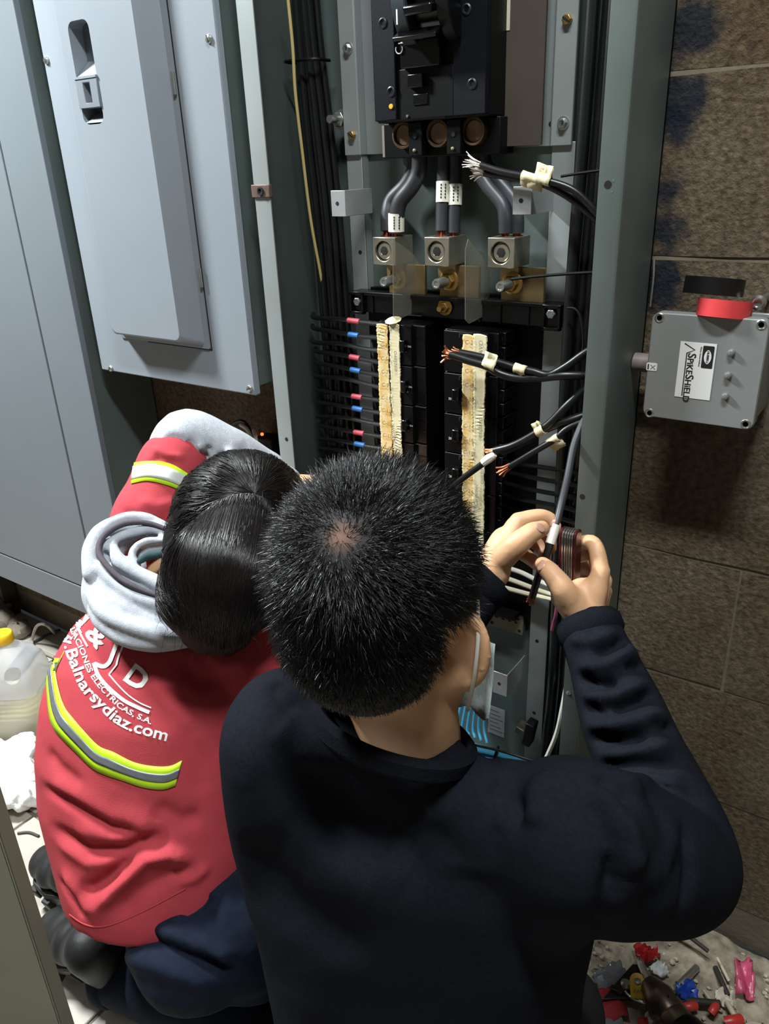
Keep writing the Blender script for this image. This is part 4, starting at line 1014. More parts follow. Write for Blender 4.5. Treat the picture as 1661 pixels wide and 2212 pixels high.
def mesh_from_arrays(V, F, name):
    """fast mesh from vertex array and equal-sized face array"""
    me = bpy.data.meshes.new(name); nv, nf, k = len(V), len(F), F.shape[1]
    me.vertices.add(nv); me.vertices.foreach_set('co', V.astype(np.float32).ravel())
    me.loops.add(nf * k); me.loops.foreach_set('vertex_index', F.astype(np.int32).ravel())
    me.polygons.add(nf); me.polygons.foreach_set('loop_start', np.arange(0, nf * k, k, dtype=np.int32))
    me.update(calc_edges=True); me.validate(); return me
def strand_mesh(paths, radii, name, sides=3):
    """paths (n, m, 3); radii (m,) scaled per strand by an (n,) factor"""
    paths = np.asarray(paths); n, m, _ = paths.shape
    r = radii if np.ndim(radii) == 2 else np.tile(np.asarray(radii), (n, 1))
    t = np.gradient(paths, axis=1); t /= np.linalg.norm(t, axis=2, keepdims=True) + 1e-12
    ref = RNG.normal(size=(n, 1, 3)); u = np.cross(t, np.broadcast_to(ref, t.shape)); u /= np.linalg.norm(u, axis=2, keepdims=True) + 1e-12
    v = np.cross(t, u); ang = 2 * np.pi * np.arange(sides) / sides
    V = paths[:, :, None, :] + r[:, :, None, None] * (u[:, :, None, :] * np.cos(ang)[None, None, :, None] + v[:, :, None, :] * np.sin(ang)[None, None, :, None])
    idx = np.arange(n * m * sides).reshape(n, m, sides)
    a = idx[:, :-1, :]; b = idx[:, 1:, :]
    F = np.stack([a, np.roll(a, -1, 2), np.roll(b, -1, 2), b], -1).reshape(-1, 4)
    me = mesh_from_arrays(V.reshape(-1, 3), F, name); me.shade_smooth(); return me
def sample_faces(me, keep, count):
    """random points with normals on the faces whose centre passes keep(centres)"""
    nf = len(me.polygons); cen = np.empty(nf * 3); me.polygons.foreach_get('center', cen); cen = cen.reshape(-1, 3)
    nor = np.empty(nf * 3); me.polygons.foreach_get('normal', nor); nor = nor.reshape(-1, 3)
    ar = np.empty(nf); me.polygons.foreach_get('area', ar)
    w_ = keep(cen, nor) * ar; w_ = np.clip(w_, 0, None); w_ /= w_.sum()
    pick = RNG.choice(nf, size=count, p=w_)
    jit = RNG.normal(size=(count, 3)) * np.sqrt(ar[pick])[:, None] * .5
    n = nor[pick]; jit -= n * (jit * n).sum(1, keepdims=True)
    return cen[pick] + jit, n
def submesh(me, keep, off, name):
    """copy of the faces whose centre passes keep, pushed out by off"""
    co = get_co(me) + get_no(me) * off
    nf = len(me.polygons); cen = np.empty(nf * 3); me.polygons.foreach_get('center', cen); cen = cen.reshape(-1, 3)
    k = np.nonzero(keep(cen) > .5)[0]
    ls = np.empty(nf, dtype=np.int32); me.polygons.foreach_get('loop_start', ls)
    lv = np.empty(len(me.loops), dtype=np.int32); me.loops.foreach_get('vertex_index', lv)
    F = np.stack([lv[ls[k] + i] for i in range(4)], 1); used, inv = np.unique(F, return_inverse=True)
    out = mesh_from_arrays(co[used], inv.reshape(-1, 4), name); out.shade_smooth(); return out

def hits(bv, pix, back=0.0):
    out = []
    for q in pix:
        d = ray(q[0], q[1]); h = bv.ray_cast(CAM, d)
        if h[0] is not None: out.append(h[0])
    return out
def folds(me, items, soft=1.0):
    """raise (+) or press (-) creases along lines given on the visible side of a garment"""
    bv = bvh_of(me); co = get_co(me); no = get_no(me); d = np.zeros(len(co))
    for pix, wd, ht in items:
        pts = []
        for i in range(len(pix) - 1):
            for k in range(4): t = k / 4; pts.append((pix[i][0] * (1 - t) + pix[i + 1][0] * t, pix[i][1] * (1 - t) + pix[i + 1][1] * t))
        pts.append(pix[-1]); p = hits(bv, pts)
        if len(p) < 2: continue
        dist, fr = seg_dist(co, p); taper = np.clip(np.minimum(fr, 1 - fr) * 5 + .15, 0, 1)
        d += ht * taper * np.exp(-(dist / wd) ** 2)
    set_co(me, co + no * d[:, None] * soft)
def loft(mb, rows, n=40):
    """rows: (centre, u, v, ru, rv, power) superellipse rings"""
    rg = []
    for c, u, v, ru, rv, pw in rows:
        ring = []
        for k in range(n):
            a = 2 * math.pi * k / n; ca, sa = math.cos(a), math.sin(a)
            ring.append(c + u * (math.copysign(abs(ca) ** pw, ca) * ru) + v * (math.copysign(abs(sa) ** pw, sa) * rv))
        rg.append(ring)
    return mb.rings(rg)
def finish(me, name, material, parent, off):
    """world mesh -> child/top object whose origin is off"""
    set_co(me, get_co(me) - np.array(off)); me.shade_smooth(); me.materials.clear()
    return link(name, me, material, parent, None if parent else Vector(off))
# ------------------------------------------------------------------ man in the dark sweatshirt
Hm = PR(815, 1345, .66); C7 = PR(830, 1620, .655)
hr, hf, hu = frame3(109, 14, 0)
tr, tf, tu = frame3(105, 0, 0)
SL = C7 - tr * .118 - Vector((0, 0, .058)) + tf * .055
SR = PR(1250, 1800, .705)
ER = PR(1460, 1850, .885); WR = P(1266, 1338, -.252)
EL = Vector((-.445, -.430, -.570)); WL = P(1058, 1232, -.285)
base_m = Vector((-.33, -.50, FLOOR))
mb = MB()
add_head(mb, Hm, hr, hf, hu, pin=-1)
nb = C7 + tf * .052
mb.chain([Hm - hu * .010 - hf * .022, Hm.lerp(nb, .55) - hf * .006, nb, nb - Vector((0, 0, .08)) + tf * .01], [.055, .048, .046, .048], 24)
pel = C7 + Vector((0, 0, -.47)) + tf * .06
mb.chain([nb - Vector((0, 0, .08)) + tf * .01, nb - Vector((0, 0, .26)) + tf * .02, pel], [.050, .060, .060], 20)
mb.chain([nb - Vector((0, 0, .10)) + tf * .01, SR, ER, WR], [.028, .024, .028, .025]); mb.chain([nb - Vector((0, 0, .10)) + tf * .01, SL, EL, WL], [.028, .024, .028, .025])
# right hand holding the knife
F = lambda *q: [P(*x) for x in q]
add_hand(mb, WR, P(1258, 1285, -.238),
         [F((1298, 1236, -.226), (1283, 1176, -.208), (1246, 1176, -.192), (1222, 1196, -.188)),
          F((1303, 1256, -.208), (1278, 1198, -.184), (1238, 1204, -.172), (1214, 1228, -.174)),
          F((1303, 1278, -.192), (1276, 1228, -.166), (1240, 1240, -.158), (1220, 1258, -.162)),
          F((1298, 1298, -.180), (1272, 1258, -.158), (1236, 1268, -.154))],
         F((1236, 1312, -.262), (1215, 1272, -.270), (1190, 1238, -.264), (1172, 1220, -.254)), .0215)
mb.chain(F((1250, 1325, -.258), (1222, 1288, -.264), (1208, 1262, -.262)), [.018, .017, .012])
# left hand pinching the cable
add_hand(mb, WL, P(1092, 1172, -.255),
         [F((1120, 1126, -.240), (1162, 1116, -.224), (1188, 1122, -.216), (1200, 1142, -.218)),
          F((1112, 1134, -.222), (1160, 1142, -.196), (1186, 1160, -.194), (1190, 1184, -.204)),
          F((1104, 1152, -.206), (1152, 1170, -.186), (1176, 1190, -.188), (1176, 1212, -.200)),
          F((1096, 1176, -.196), (1136, 1200, -.184), (1160, 1220, -.196))],
         F((1086, 1204, -.284), (1114, 1178, -.282), (1146, 1152, -.270), (1170, 1142, -.252)), .0205)
body = remeshed(mb, .0027, 5, .5, 'person')
man = finish(body, 'person', skin, None, base_m)
tag(man, 'man in dark navy sweatshirt seen from behind, stripping a cable with a knife', 'person')
bodyW = body.copy(); set_co(bodyW, get_co(body) + np.array(base_m))
bodyW_bvh = bvh_of(bodyW)
# nails
nail = mat('finger_nail', '#c99a84', .3)
for c, d, o_ in ((P(1167, 1219, -.266), (-.3, 0, .6), (-.8, -.6, .2)), (P(1172, 1136, -.266), (.8, .3, .2), 0), (P(1204, 1134, -.23), (.5, .2, -.8), 0)):
    h = bodyW_bvh.find_nearest(c)
    n_ = h[1]; u_ = Vector(d); u_ = (u_ - n_ * u_.dot(n_)).normalized(); w_ = n_.cross(u_)
    R3 = Matrix((w_, u_, n_)).transposed(); b = MB().ball(h[0] - n_ * .0004, (.0058, .0072, .0013), 14, 8, R3); build(b, 'thumb_nail', nail, man)

# --- hair: short, brushed out from the whorl, faded at the nape
def hl(p):
    d = p - np.array(Hm); return d @ np.array(hr), d @ np.array(hf), d @ np.array(hu)
def hair_mask(cen, nor=None):
    x, y, z = hl(cen)
    lim = np.interp(y, [-.12, -.075, -.045, -.015, .012, .03, .055, .075, .10], [-.080, -.084, -.030, .012, .026, .010, .030, .070, .085])
    m = np.clip((z - lim) / .012, 0, 1)
    ear = ((x > .055) & (y > -.055) & (y < .03) & (z < .026)) | ((x < -.068) & (y > -.022) & (y < .02) & (z < .03))
    m[ear] = 0
    m[(np.abs(x) > .083)] = 0
    return m
wd_ = ray(738, 1160); wh = bodyW_bvh.ray_cast(CAM, wd_)[0]; wh = np.array(wh)
cap = submesh(bodyW, lambda c: (hair_mask(c) > .45).astype(float), .0012, 'scalp_cap')  # dark cap under the strands, makes the hair look dense
sm_ = mat('scalp_at_whorl', '#14100f', .8); nt = sm_.node_tree
tc_ = nt.nodes.new('ShaderNodeTexCoord'); dd = nt.nodes.new('ShaderNodeVectorMath'); dd.operation = 'DISTANCE'; dd.inputs[1].default_value = Vector(wh) - base_m; nt.links.new(tc_.outputs['Object'], dd.inputs[0])
rm = nt.nodes.new('ShaderNodeValToRGB'); e = rm.color_ramp.elements; e[0].position = .002; e[0].color = C('#5f4333'); e[1].position = .016; e[1].color = C('#14100f'); nt.links.new(dd.outputs['Value'], rm.inputs[0]); nt.links.new(rm.outputs[0], nt.nodes['Principled BSDF'].inputs['Base Color'])
finish(cap, 'scalp_stubble', sm_, man, base_m)
NH = 34000
def dens(c, n):
    d = np.linalg.norm(c - wh, axis=1); return hair_mask(c) * np.clip(d / .020, .45, 1)
pts, nn = sample_faces(bodyW, dens, NH)
x, y, z = hl(pts)
away = pts - wh; dw = np.linalg.norm(away, axis=1, keepdims=True); away = away - nn * (away * nn).sum(1, keepdims=True); away /= np.linalg.norm(away, axis=1, keepdims=True) + 1e-9
swirl = np.cross(nn, away)
ln = np.interp(z, [-.07, -.045, -.01, .03, .08, .13], [.003, .006, .013, .019, .023, .024]) * RNG.uniform(.7, 1.15, NH)
ln *= np.clip(dw[:, 0] / .03, .45, 1)
lift = np.interp(z, [-.07, 0, .06, .13], [.45, .45, .65, .8])[:, None]
d0 = nn * lift + away * .72 + swirl * (.40 * np.exp(-dw / .06)) + RNG.normal(size=(NH, 3)) * .30 + np.array(hf) * .25 * np.clip((z[:, None] - .08) / .05, 0, 1)
d0 /= np.linalg.norm(d0, axis=1, keepdims=True)
d1 = d0 + away * .35 - nn * .32 + RNG.normal(size=(NH, 3)) * .10 + np.array((0, 0, -.12)); d1 /= np.linalg.norm(d1, axis=1, keepdims=True)
p0 = pts - nn * .001; L = ln[:, None]
path = np.stack([p0, p0 + d0 * L * .4, p0 + d0 * L * .65 + d1 * L * .12, p0 + d0 * L * .7 + d1 * L * .38], 1)
hme = strand_mesh(path, np.array([.00017, .00016, .00013, .00006]) * 1.5, 'hair')
h = finish(hme, 'hair', hair_m, man, base_m); h['kind'] = 'stuff'; h['label'] = 'short black hair standing out from a whorl at the crown'

# --- sweatshirt
cloth = mat('navy_fleece', '#1a1c22', .95, var=.14, vscale=260, bump=.25, bscale=900, spec=.02, sheen=0.0)
mb = MB(); cz = lambda dz, fwd, sh=0.0: C7 + Vector((0, 0, dz)) + tf * fwd + tr * sh
loft(mb, [(cz(-.014, .048, -.008), tr, tf, .052, .046, 1.0), (cz(-.038, .046, -.012), tr, tf, .064, .048, 1.0), (cz(-.066, .048, -.012), tr, tf, .096, .055, .95), (cz(-.100, .056, .000), tr, tf, .146, .074, .92),
          (cz(-.14, .064, .000), tr, tf, .172, .096, .9), (cz(-.22, .070, -.004), tr, tf, .180, .112, .88), (cz(-.32, .074, -.002), tr, tf, .172, .122, .88), (cz(-.42, .072, .002), tr, tf, .166, .128, .88), (cz(-.53, .070, .004), tr, tf, .172, .132, .88)], 44)
# trapezius slopes, shoulders, shoulder blades
mb.chain([cz(-.036, .040, -.045), cz(-.050, .046, -.085), SL + Vector((0, 0, .004)) - tf * .012], [.040, .046, .056], 18); mb.chain([cz(-.056, .032, .045), cz(-.088, .036, .10), SR], [.036, .046, .058], 18)
mb.chain([SL - tf * .01, cz(-.17, .045, -.118), cz(-.28, .06, -.115)], [.060, .062, .06], 18)
mb.chain([SR - tf * .005, cz(-.17, .05, .115), cz(-.28, .06, .11)], [.064, .062, .058], 18)
mb.chain([cz(-.10, .045, .09), SR.lerp(ER, .45) + Vector((0, -.01, -.01))], [.058, .066], 18)
mb.chain([SL, SL.lerp(EL, .5), EL, EL.lerp(WL, .5), WL.lerp(EL, .12)], [.064, .058, .052, .046, .036], 20)
mb.chain([SR - Vector((.01, .0, .01)), SR.lerp(ER, .5) + Vector((.008, 0, -.012)), ER, ER.lerp(WR, .45), WR.lerp(ER, .07)], [.066, .066, .060, .048, .0365], 22, 7)
me = remeshed(mb, .0045, 26, .5, 'sweatshirt')
co = get_co(me); no = get_no(me)
set_co(me, co + no * (fnoise(co, 28, 1) * .0016 + fnoise(co, 60, 2) * .0007 + fnoise(co, 95, 9) * .0004)[:, None])
folds(me, soft=1.7, items=[
    # forearm rucks
    ([(1232, 1380), (1275, 1388), (1330, 1368)], .007, .0045), ([(1285, 1414), (1320, 1402), (1352, 1380)], .005, -.006),
    ([(1250, 1440), (1310, 1440), (1372, 1405)], .008, .006), ([(1252, 1462), (1290, 1482), (1340, 1474)], .006, -.008), ([(1350, 1440), (1385, 1440), (1405, 1425)], .005, -.005),
    ([(1262, 1500), (1330, 1510), (1420, 1470)], .009, .007), ([(1320, 1540), (1375, 1515), (1425, 1490)], .006, -.008), ([(1262, 1525), (1290, 1538), (1310, 1552)], .006, -.005),
    ([(1268, 1570), (1350, 1565), (1440, 1545)], .010, .007), ([(1280, 1590), (1340, 1604), (1400, 1590)], .007, -.008), ([(1400, 1560), (1440, 1575), (1470, 1565)], .006, -.005), ([(1290, 1630), (1370, 1618), (1455, 1612)], .009, .005),
    ([(1300, 1655), (1380, 1650), (1465, 1655)], .006, -.004), ([(1320, 1690), (1400, 1690), (1480, 1700)], .010, .004),
    # elbow and armpit pulls
    ([(1290, 1668), (1320, 1690), (1370, 1740)], .010, -.006), ([(1280, 1690), (1350, 1800), (1370, 1900)], .014, .006), ([(1260, 1700), (1325, 1830), (1340, 1960)], .010, -.006),
    ([(1340, 1840), (1300, 2000), (1290, 2080)], .010, -.004), ([(1450, 1760), (1420, 1880), (1440, 1980)], .016, .005), ([(1480, 1780), (1490, 1880), (1470, 1960)], .008, -.004),
    # yoke and back
    ([(1060, 1690), (1100, 1720), (1130, 1780)], .010, -.005), ([(1180, 1665), (1160, 1720), (1150, 1790)], .012, .004), ([(1090, 1680), (1080, 1730), (1095, 1800)], .010, .004),
    ([(640, 1640), (760, 1760), (900, 1850)], .022, -.004), ([(560, 1700), (700, 1850), (860, 1950)], .026, .004), ([(600, 1560), (640, 1600), (700, 1680)], .012, .003),
    ([(520, 1800), (640, 1960), (800, 2080)], .025, -.004), ([(950, 1720), (1000, 1800), (1010, 1900)], .025, .003),
    ([(590, 1470), (600, 1500), (640, 1540)], .008, -.004)])
swt = finish(me, 'sweatshirt', cloth, man, base_m); swt['label'] = 'dark navy fleece sweatshirt'
rib = mat('navy_rib', '#17191e', .92, var=.1, vscale=300, bump=.4, bscale=500, spec=.02)
def ring_band(c, u, v, ru, rv, ax, h, th, n=48, tilt=None):
    mb = MB(); rows = []
    for hh, rr in ((0, 0), (h * .25, th), (h * .75, th), (h, 0), (h * .9, -th * .7), (h * .1, -th * .7)):
        rows.append([c + ax * hh + u * math.cos(2 * math.pi * k / n) * (ru + rr) + v * math.sin(2 * math.pi * k / n) * (rv + rr) for k in range(n)])
    return mb.rings(rows, cap=False, loop=True)
cax = (Vector((0, 0, 1)) + tf * .40 + tr * .20).normalized(); cv = (tf - cax * tf.dot(cax)).normalized(); cu = cv.cross(cax)
build(ring_band(cz(-.029, .040, -.010), cu, cv, .0680, .0650, cax, .021, .006), 'collar', rib, man)
ax = (WR - ER).normalized(); u_, v_, _ = frame(ax)
build(ring_band(WR.lerp(ER, .10), u_, v_, .034, .034, ax, .026, .004), 'cuff', rib, man)
ax = (WL - EL).normalized(); u_, v_, _ = frame(ax)
build(ring_band(WL.lerp(EL, .14), u_, v_, .034, .034, ax, .026, .004), 'cuff', rib, man)

# --- face mask with ear loops
mask_m = mat('pale_mask_fabric', '#a9b5b1', .75, var=.05, vscale=60, bump=.3, bscale=250, trans=.0, alpha=1.0)
hp = lambda a, b, c: Hm + hr * a + hf * b + hu * c
mb = MB(); rows = []
for j in range(9):
    w = j / 8 * 2 - 1; row = []
    for i in range(17):
        g = i / 16 * 2 - 1; x_ = math.sin(g * 1.25) * .096; y_ = math.cos(g * 1.25) * .092 + .034 - .004 * abs(g)
        bulge = .016 * (1 - g * g) * (1 - w * w); pl = .0016 * math.sin(w * 14)
        row.append(hp(x_, y_ + bulge + pl - .012 * max(0, -w), -.064 + w * (.044 - .012 * g * g) + .004 * math.sin(g * 17 + w * 3)))
    rows.append(row)
mb.add([p for r_ in rows for p in r_], [(j * 17 + i, j * 17 + i + 1, (j + 1) * 17 + i + 1, (j + 1) * 17 + i) for j in range(8) for i in range(16)])
mk = build(mb, 'face_mask', mask_m, man); mk.modifiers.new('th', 'SOLIDIFY').thickness = .0012; mk['label'] = 'pale disposable face mask'
loop_m = mat('white_elastic', '#c7c4ba', .7)
for sg in (-1, 1):
    kk = .84 if sg < 0 else 1.0
    build(MB().tube(smooth_path([hp(sg * .074, .045, -.085), hp(sg * .079 * kk, .004, -.066), hp(sg * .086 * kk, -.018, -.030), hp(sg * .088 * kk, -.022, .005), hp(sg * .084 * kk, -.008, .030), hp(sg * .080, .016, .014), hp(sg * .076, .040, -.018)], 6), .0017, 7), 'ear_loop', loop_m, mk)
eye_w = mat('eye_white', '#d8d4cc', .2); iris = mat('dark_iris', '#1c110a', .2)
for sg in (-1, 1):
    e = build(MB().ball(hp(sg * .031, .078, .004), .0125, 14, 10), 'eye', eye_w, man); build(MB().ball(hp(sg * .031, .0865, .004), .0052, 10, 8), 'iris', iris, e)

# --- dark trousers, folded under him
den = mat('dark_trousers', '#12161e', .85, var=.15, vscale=120, bump=.2, bscale=600)
mb = MB(); pv = cz(-.52, .075)
mb.ball(pv, (.155, .13, .11), 24, 14)
for sg in (-1, 1):
    kn = pv + tr * (sg * .10 + .03) + tf * .19 + Vector((0, 0, -.13)); an = pv + tr * sg * .09 - tf * .06 + Vector((0, 0, -.185))
    mb.chain([pv + tr * sg * .08, kn], [.098, .070], 18); mb.chain([kn, an], [.062, .045], 18)
me = remeshed(mb, .006, 6, .5, 'trousers'); finish(me, 'trousers', den, man, base_m)
shoe_m = mat('dark_shoe', '#0d0d0e', .55)
for sg in (-1, 1):
    an = pv + tr * sg * .09 - tf * .08 + Vector((0, 0, -.185)); an.z = FLOOR + .045
    mb = MB(); mb.chain([an, an - tf * .10 + Vector((0, 0, .01)), an - tf * .17 + Vector((0, 0, -.005))], [.042, .042, .036], 16)
    build(mb, 'shoe', shoe_m, man)

# --- pocket knife in the right hand
kx = P(1231, 1196, -.226); kup = (P(1233, 1150, -.226) - P(1230, 1240, -.226)).normalized()
kw = (_X * 0 + (P(1250, 1196, -.226) - P(1212, 1196, -.226))); kw = (kw - kup * kw.dot(kup)).normalized(); kd = kup.cross(kw)
RK = Matrix((kw, kup, kd)).transposed()
kn = thing('pocket_knife', 'red pocket knife with bright steel layers gripped in the right hand', 'pocket knife', kx - kup * .05)
red_s = mat('dark_red_scale', '#3d0f12', .22, spec=.6); steel = mat('polished_steel', '#b8b6b4', .2, .95)
def slab(w0, w1, hlen, dep, name, m_, r_=.010):
    out = []
    for cx, cz_, a0 in ((dep - r_, hlen - r_, 0), (-dep + r_, hlen - r_, 90), (-dep + r_, -hlen + r_, 180), (dep - r_, -hlen + r_, 270)):
        for k in range(6):
            a = math.radians(a0 + 18 * k); out.append(kx - kup * .012 + kd * (cx + r_ * math.cos(a)) + kup * (cz_ + r_ * math.sin(a)) + kw * w0)
    return build(MB().prism(out, kw * (w1 - w0)), name, m_, kn, bevel=.0012 if m_ is red_s else .0003)
slab(-.0102, -.0066, .044, .0095, 'scale', red_s, .008); slab(.0066, .0102, .044, .0095, 'scale', red_s, .008)
for a, b in ((-.0066, -.0046), (-.0036, -.0014), (-.0006, .0012), (.0020, .0040), (.0048, .0066)): slab(a, b, .0436, .0102, 'steel_layer', steel, .008)
build(MB().cbox(kx - kup * .032 - kd * .0 , (.012, .004, .022), RK), 'spring_block', steel, kn)

# --- cable being stripped
hc = [P(1262, 905, -.10), P(1240, 960, -.128), P(1226, 1030, -.165), P(1212, 1090, -.200), P(1199, 1142, -.222), P(1178, 1205, -.236), P(1162, 1248, -.236), P(1150, 1288, -.232)]
o = cable('held_cable', 'grey black cable held in both hands, white mark and copper end', hc, .0046, grey_ins, 'loose cable ends waiting to be joined', n=10)
strands(o, hc[-1], hc[-1] - hc[-2], .0042, .012, mat('pink_copper', '#c98a78', .4, .7), 10, .35, thin=.0015)
hq_ = smooth_path(hc, 6)
band(o, hq_[23], hq_[27], .0058, mat('white_tape', '#e2dfd6', .5), 'white_mark')
# ------------------------------------------------------------------ second worker, red work shirt over a grey hoodie
Hw = PR(505, 1195, 1.03); NB = PR(345, 1300, 1.10)
wr, wf, wu = frame3(92, 34, 12)
sr, sf, su = frame3(118, 0, 0)
base_w = Vector((-.80, -.52, FLOOR))
WSL = PR(316, 1150, 1.13); WEL = PR(398, 952, 1.16); WWL = P(634, 1048, -.185)
WSR = PR(565, 1450, 1.07)
hem = PR(318, 1930, 1.245)
mb = MB(); add_head(mb, Hw, wr, wf, wu, .95)
mb.chain([Hw - wu * .02 - wf * .02, Hw.lerp(NB, .5) - Vector((0, 0, .0)), NB + sf * .03, NB + sf * .05 - Vector((0, 0, .06))], [.050, .047, .048, .045], 20)
ctr = NB + sf * .05 - Vector((0, 0, .10))
mb.chain([ctr, ctr.lerp(hem, .5), hem + sf * .05], [.055, .06, .06]); mb.chain([ctr, WSL, WEL, WWL], [.03, .026, .026, .019])
WER = PR(690, 1500, 1.16); WWR = PR(592, 1392, 1.20)
mb.chain([ctr, WSR, WER, WWR], [.03, .032, .030, .020])
# left hand reaches into the panel
d = Vector((.97, .22, -.02)).normalized(); up = Vector((0, 0, 1)); dn = d.cross(up)
f0 = lambda k, a, b, c: WWL + d * a + up * b + dn * c
add_hand(mb, WWL, f0(0, .05, 0, 0), [[f0(0, .088, .010, q), f0(0, .125, .016, q * 1.1), f0(0, .150, .004, q * 1.1), f0(0, .160, -.014, q)] for q in (-.026, -.008, .010, .026)], [f0(0, .02, -.012, -.022), f0(0, .05, -.024, -.034), f0(0, .08, -.030, -.030), f0(0, .10, -.032, -.022)], .018)
d = (PR(560, 1300, 1.24) - WWR).normalized(); dn = d.cross(up).normalized(); u2 = dn.cross(d)
f1 = lambda a, b, c: WWR + d * a + u2 * b + dn * c
add_hand(mb, WWR, f1(.05, 0, 0), [[f1(.085, .008, q), f1(.115, .0, q), f1(.13, -.018, q), f1(.125, -.032, q)] for q in (-.026, -.008, .010, .026)], [f1(.02, -.008, -.024), f1(.05, -.014, -.036), f1(.075, -.02, -.034), f1(.09, -.026, -.028)], .018)
GL = MB(); add_hand(GL, WWR, f1(.05, 0, 0), [[f1(.085, .008, q), f1(.115, .0, q), f1(.13, -.018, q), f1(.125, -.032, q)] for q in (-.026, -.008, .010, .026)], [f1(.02, -.008, -.024), f1(.05, -.014, -.036), f1(.075, -.02, -.034), f1(.09, -.026, -.028)], .022)
body2 = remeshed(mb, .003, 5, .5, 'person')
woman = finish(body2, 'person', skin, None, base_w)
tag(woman, 'worker with dark ponytail in red work shirt and grey hoodie kneeling at the left', 'person')
b2W = body2.copy(); set_co(b2W, get_co(body2) + np.array(base_w))

# --- hair gathered into a low, thick tail that falls over the back of the head
tie_p = PR(533, 1083, .955)
hq = lambda a, b, c: Hw + wr * a + wf * b + wu * c
mb = MB(); Rm = Matrix((wr, wf, wu)).transposed()
mb.ball(hq(0, -.012, .044), (.079, .098, .090), 30, 20, Rm); mb.ball(hq(0, -.036, .010), (.072, .064, .074), 24, 14, Rm)
mb.chain([PR(533, 1112, .995), PR(514, 1158, .945), PR(480, 1222, .93), PR(462, 1290, .945), PR(474, 1350, .965), PR(490, 1392, .985)], [.016, .044, .064, .064, .048, .016], 24, 8)
mb.chain([PR(545, 1122, .99), PR(545, 1190, .96), PR(520, 1290, .965), PR(505, 1370, .98)], [.020, .044, .050, .022], 20, 8)
hm = remeshed(mb, .004, 8, .5, 'hair'); co = get_co(hm); no = get_no(hm)
set_co(hm, co + no * (fnoise(co, 90, 5) * .0012)[:, None])
hbv = bvh_of(hm); 
hairbase = finish(hm, 'hair', hair_base, woman, base_w); hairbase['label'] = 'dark brown hair tied in a thick tail'
# strands laid on the surface, flowing to and from the tie
def lay(p, off):
    q = hbv.find_nearest(Vector(p)); return np.array(q[0] + q[1] * off)
paths = []
tp = np.array(tie_p)
for k in range(3000):                                                # swept back over the skull
    a = random.uniform(-3.14, 3.14); el = random.uniform(-.5, 1.3)
    st = np.array(hq(.085 * math.sin(a) * math.cos(el), .085 * math.cos(a) * math.cos(el) + .01, .04 + .09 * math.sin(el)))
    off = random.uniform(.0010, .0032); jit = RNG.normal(size=3) * .004
    paths.append([lay(st * (1 - t) + tp * t + jit * (1 - t), off * (1 - .4 * t)) for t in np.linspace(0, 1, 9)])
def front(px, py, off):
    d = ray(px, py); h = hbv.ray_cast(CAM, d)
    if h[0] is None:
        q = hbv.find_nearest(CAM + d * .95); return np.array(q[0] + q[1] * off)
    return np.array(h[0] + h[1] * off)
for k in range(4200):                                                # the tail
    side = max(-2.0, min(2.0, random.gauss(0, .8))); x0 = 528 + 60 * side; y0 = 1072 + 20 * side * side + random.uniform(-5, 5)
    m1 = (512 + 84 * side, 1150 + random.uniform(-15, 15) + 14 * abs(side)); m2 = (478 + 86 * side, 1265 + random.uniform(-20, 20)); e = (482 + 52 * side + random.gauss(0, 10), random.uniform(1335, 1410) - 24 * abs(side))
    off = random.uniform(.0006, .0040); pth = []
    for t in np.linspace(0, 1, 13):
        qx = (1 - t) ** 3 * x0 + 3 * t * (1 - t) ** 2 * m1[0] + 3 * t * t * (1 - t) * m2[0] + t ** 3 * e[0]
        qy = (1 - t) ** 3 * y0 + 3 * t * (1 - t) ** 2 * m1[1] + 3 * t * t * (1 - t) * m2[1] + t ** 3 * e[1]
        pth.append(front(qx, qy, off))
    paths.append(pth)
pa = [np.array(p) for p in paths]
A = np.stack(pa[:3000]); B = np.stack(pa[3000:])
for arr, nm in ((A, 'swept_strands'), (B, 'tail_strands')):
    m = arr.shape[1]; rad = np.full(m, .00038); rad[-1] = .0001
    sm = strand_mesh(arr, rad, nm); o = finish(sm, nm, hair_w, hairbase, base_w); o['kind'] = 'stuff'
fly = []
for k in range(260):
    p = lay(np.array(PR(random.gauss(500, 90), random.gauss(1230, 120), .95)), 0); q = p + RNG.normal(size=3) * .006 + np.array((0, 0, -.02)) * random.random()
    fly.append([p, p * .6 + q * .4 + RNG.normal(size=3) * .003, q, q + (q - p) * .5 + np.array((0, 0, -.006))])
o = finish(strand_mesh(np.array(fly), np.array([.0002, .0002, .00018, .00008]), 'fly'), 'stray_strands', hair_w, hairbase, base_w); o['kind'] = 'stuff'
tie_ax = (PR(512, 1120, .93) - PR(545, 1060, .985)).normalized(); u_, v_, _ = frame(tie_ax)
build(MB().rings([[tie_p + (u_ * math.cos(b) + v_ * math.sin(b)) * (.019 + .004 * math.cos(a)) + tie_ax * .004 * math.sin(a) for b in [2 * math.pi * i / 24 for i in range(24)]] for a in [2 * math.pi * j / 8 for j in range(8)]], loop=True), 'hair_tie', mat('dark_hair_tie', '#120d0d', .8), woman)

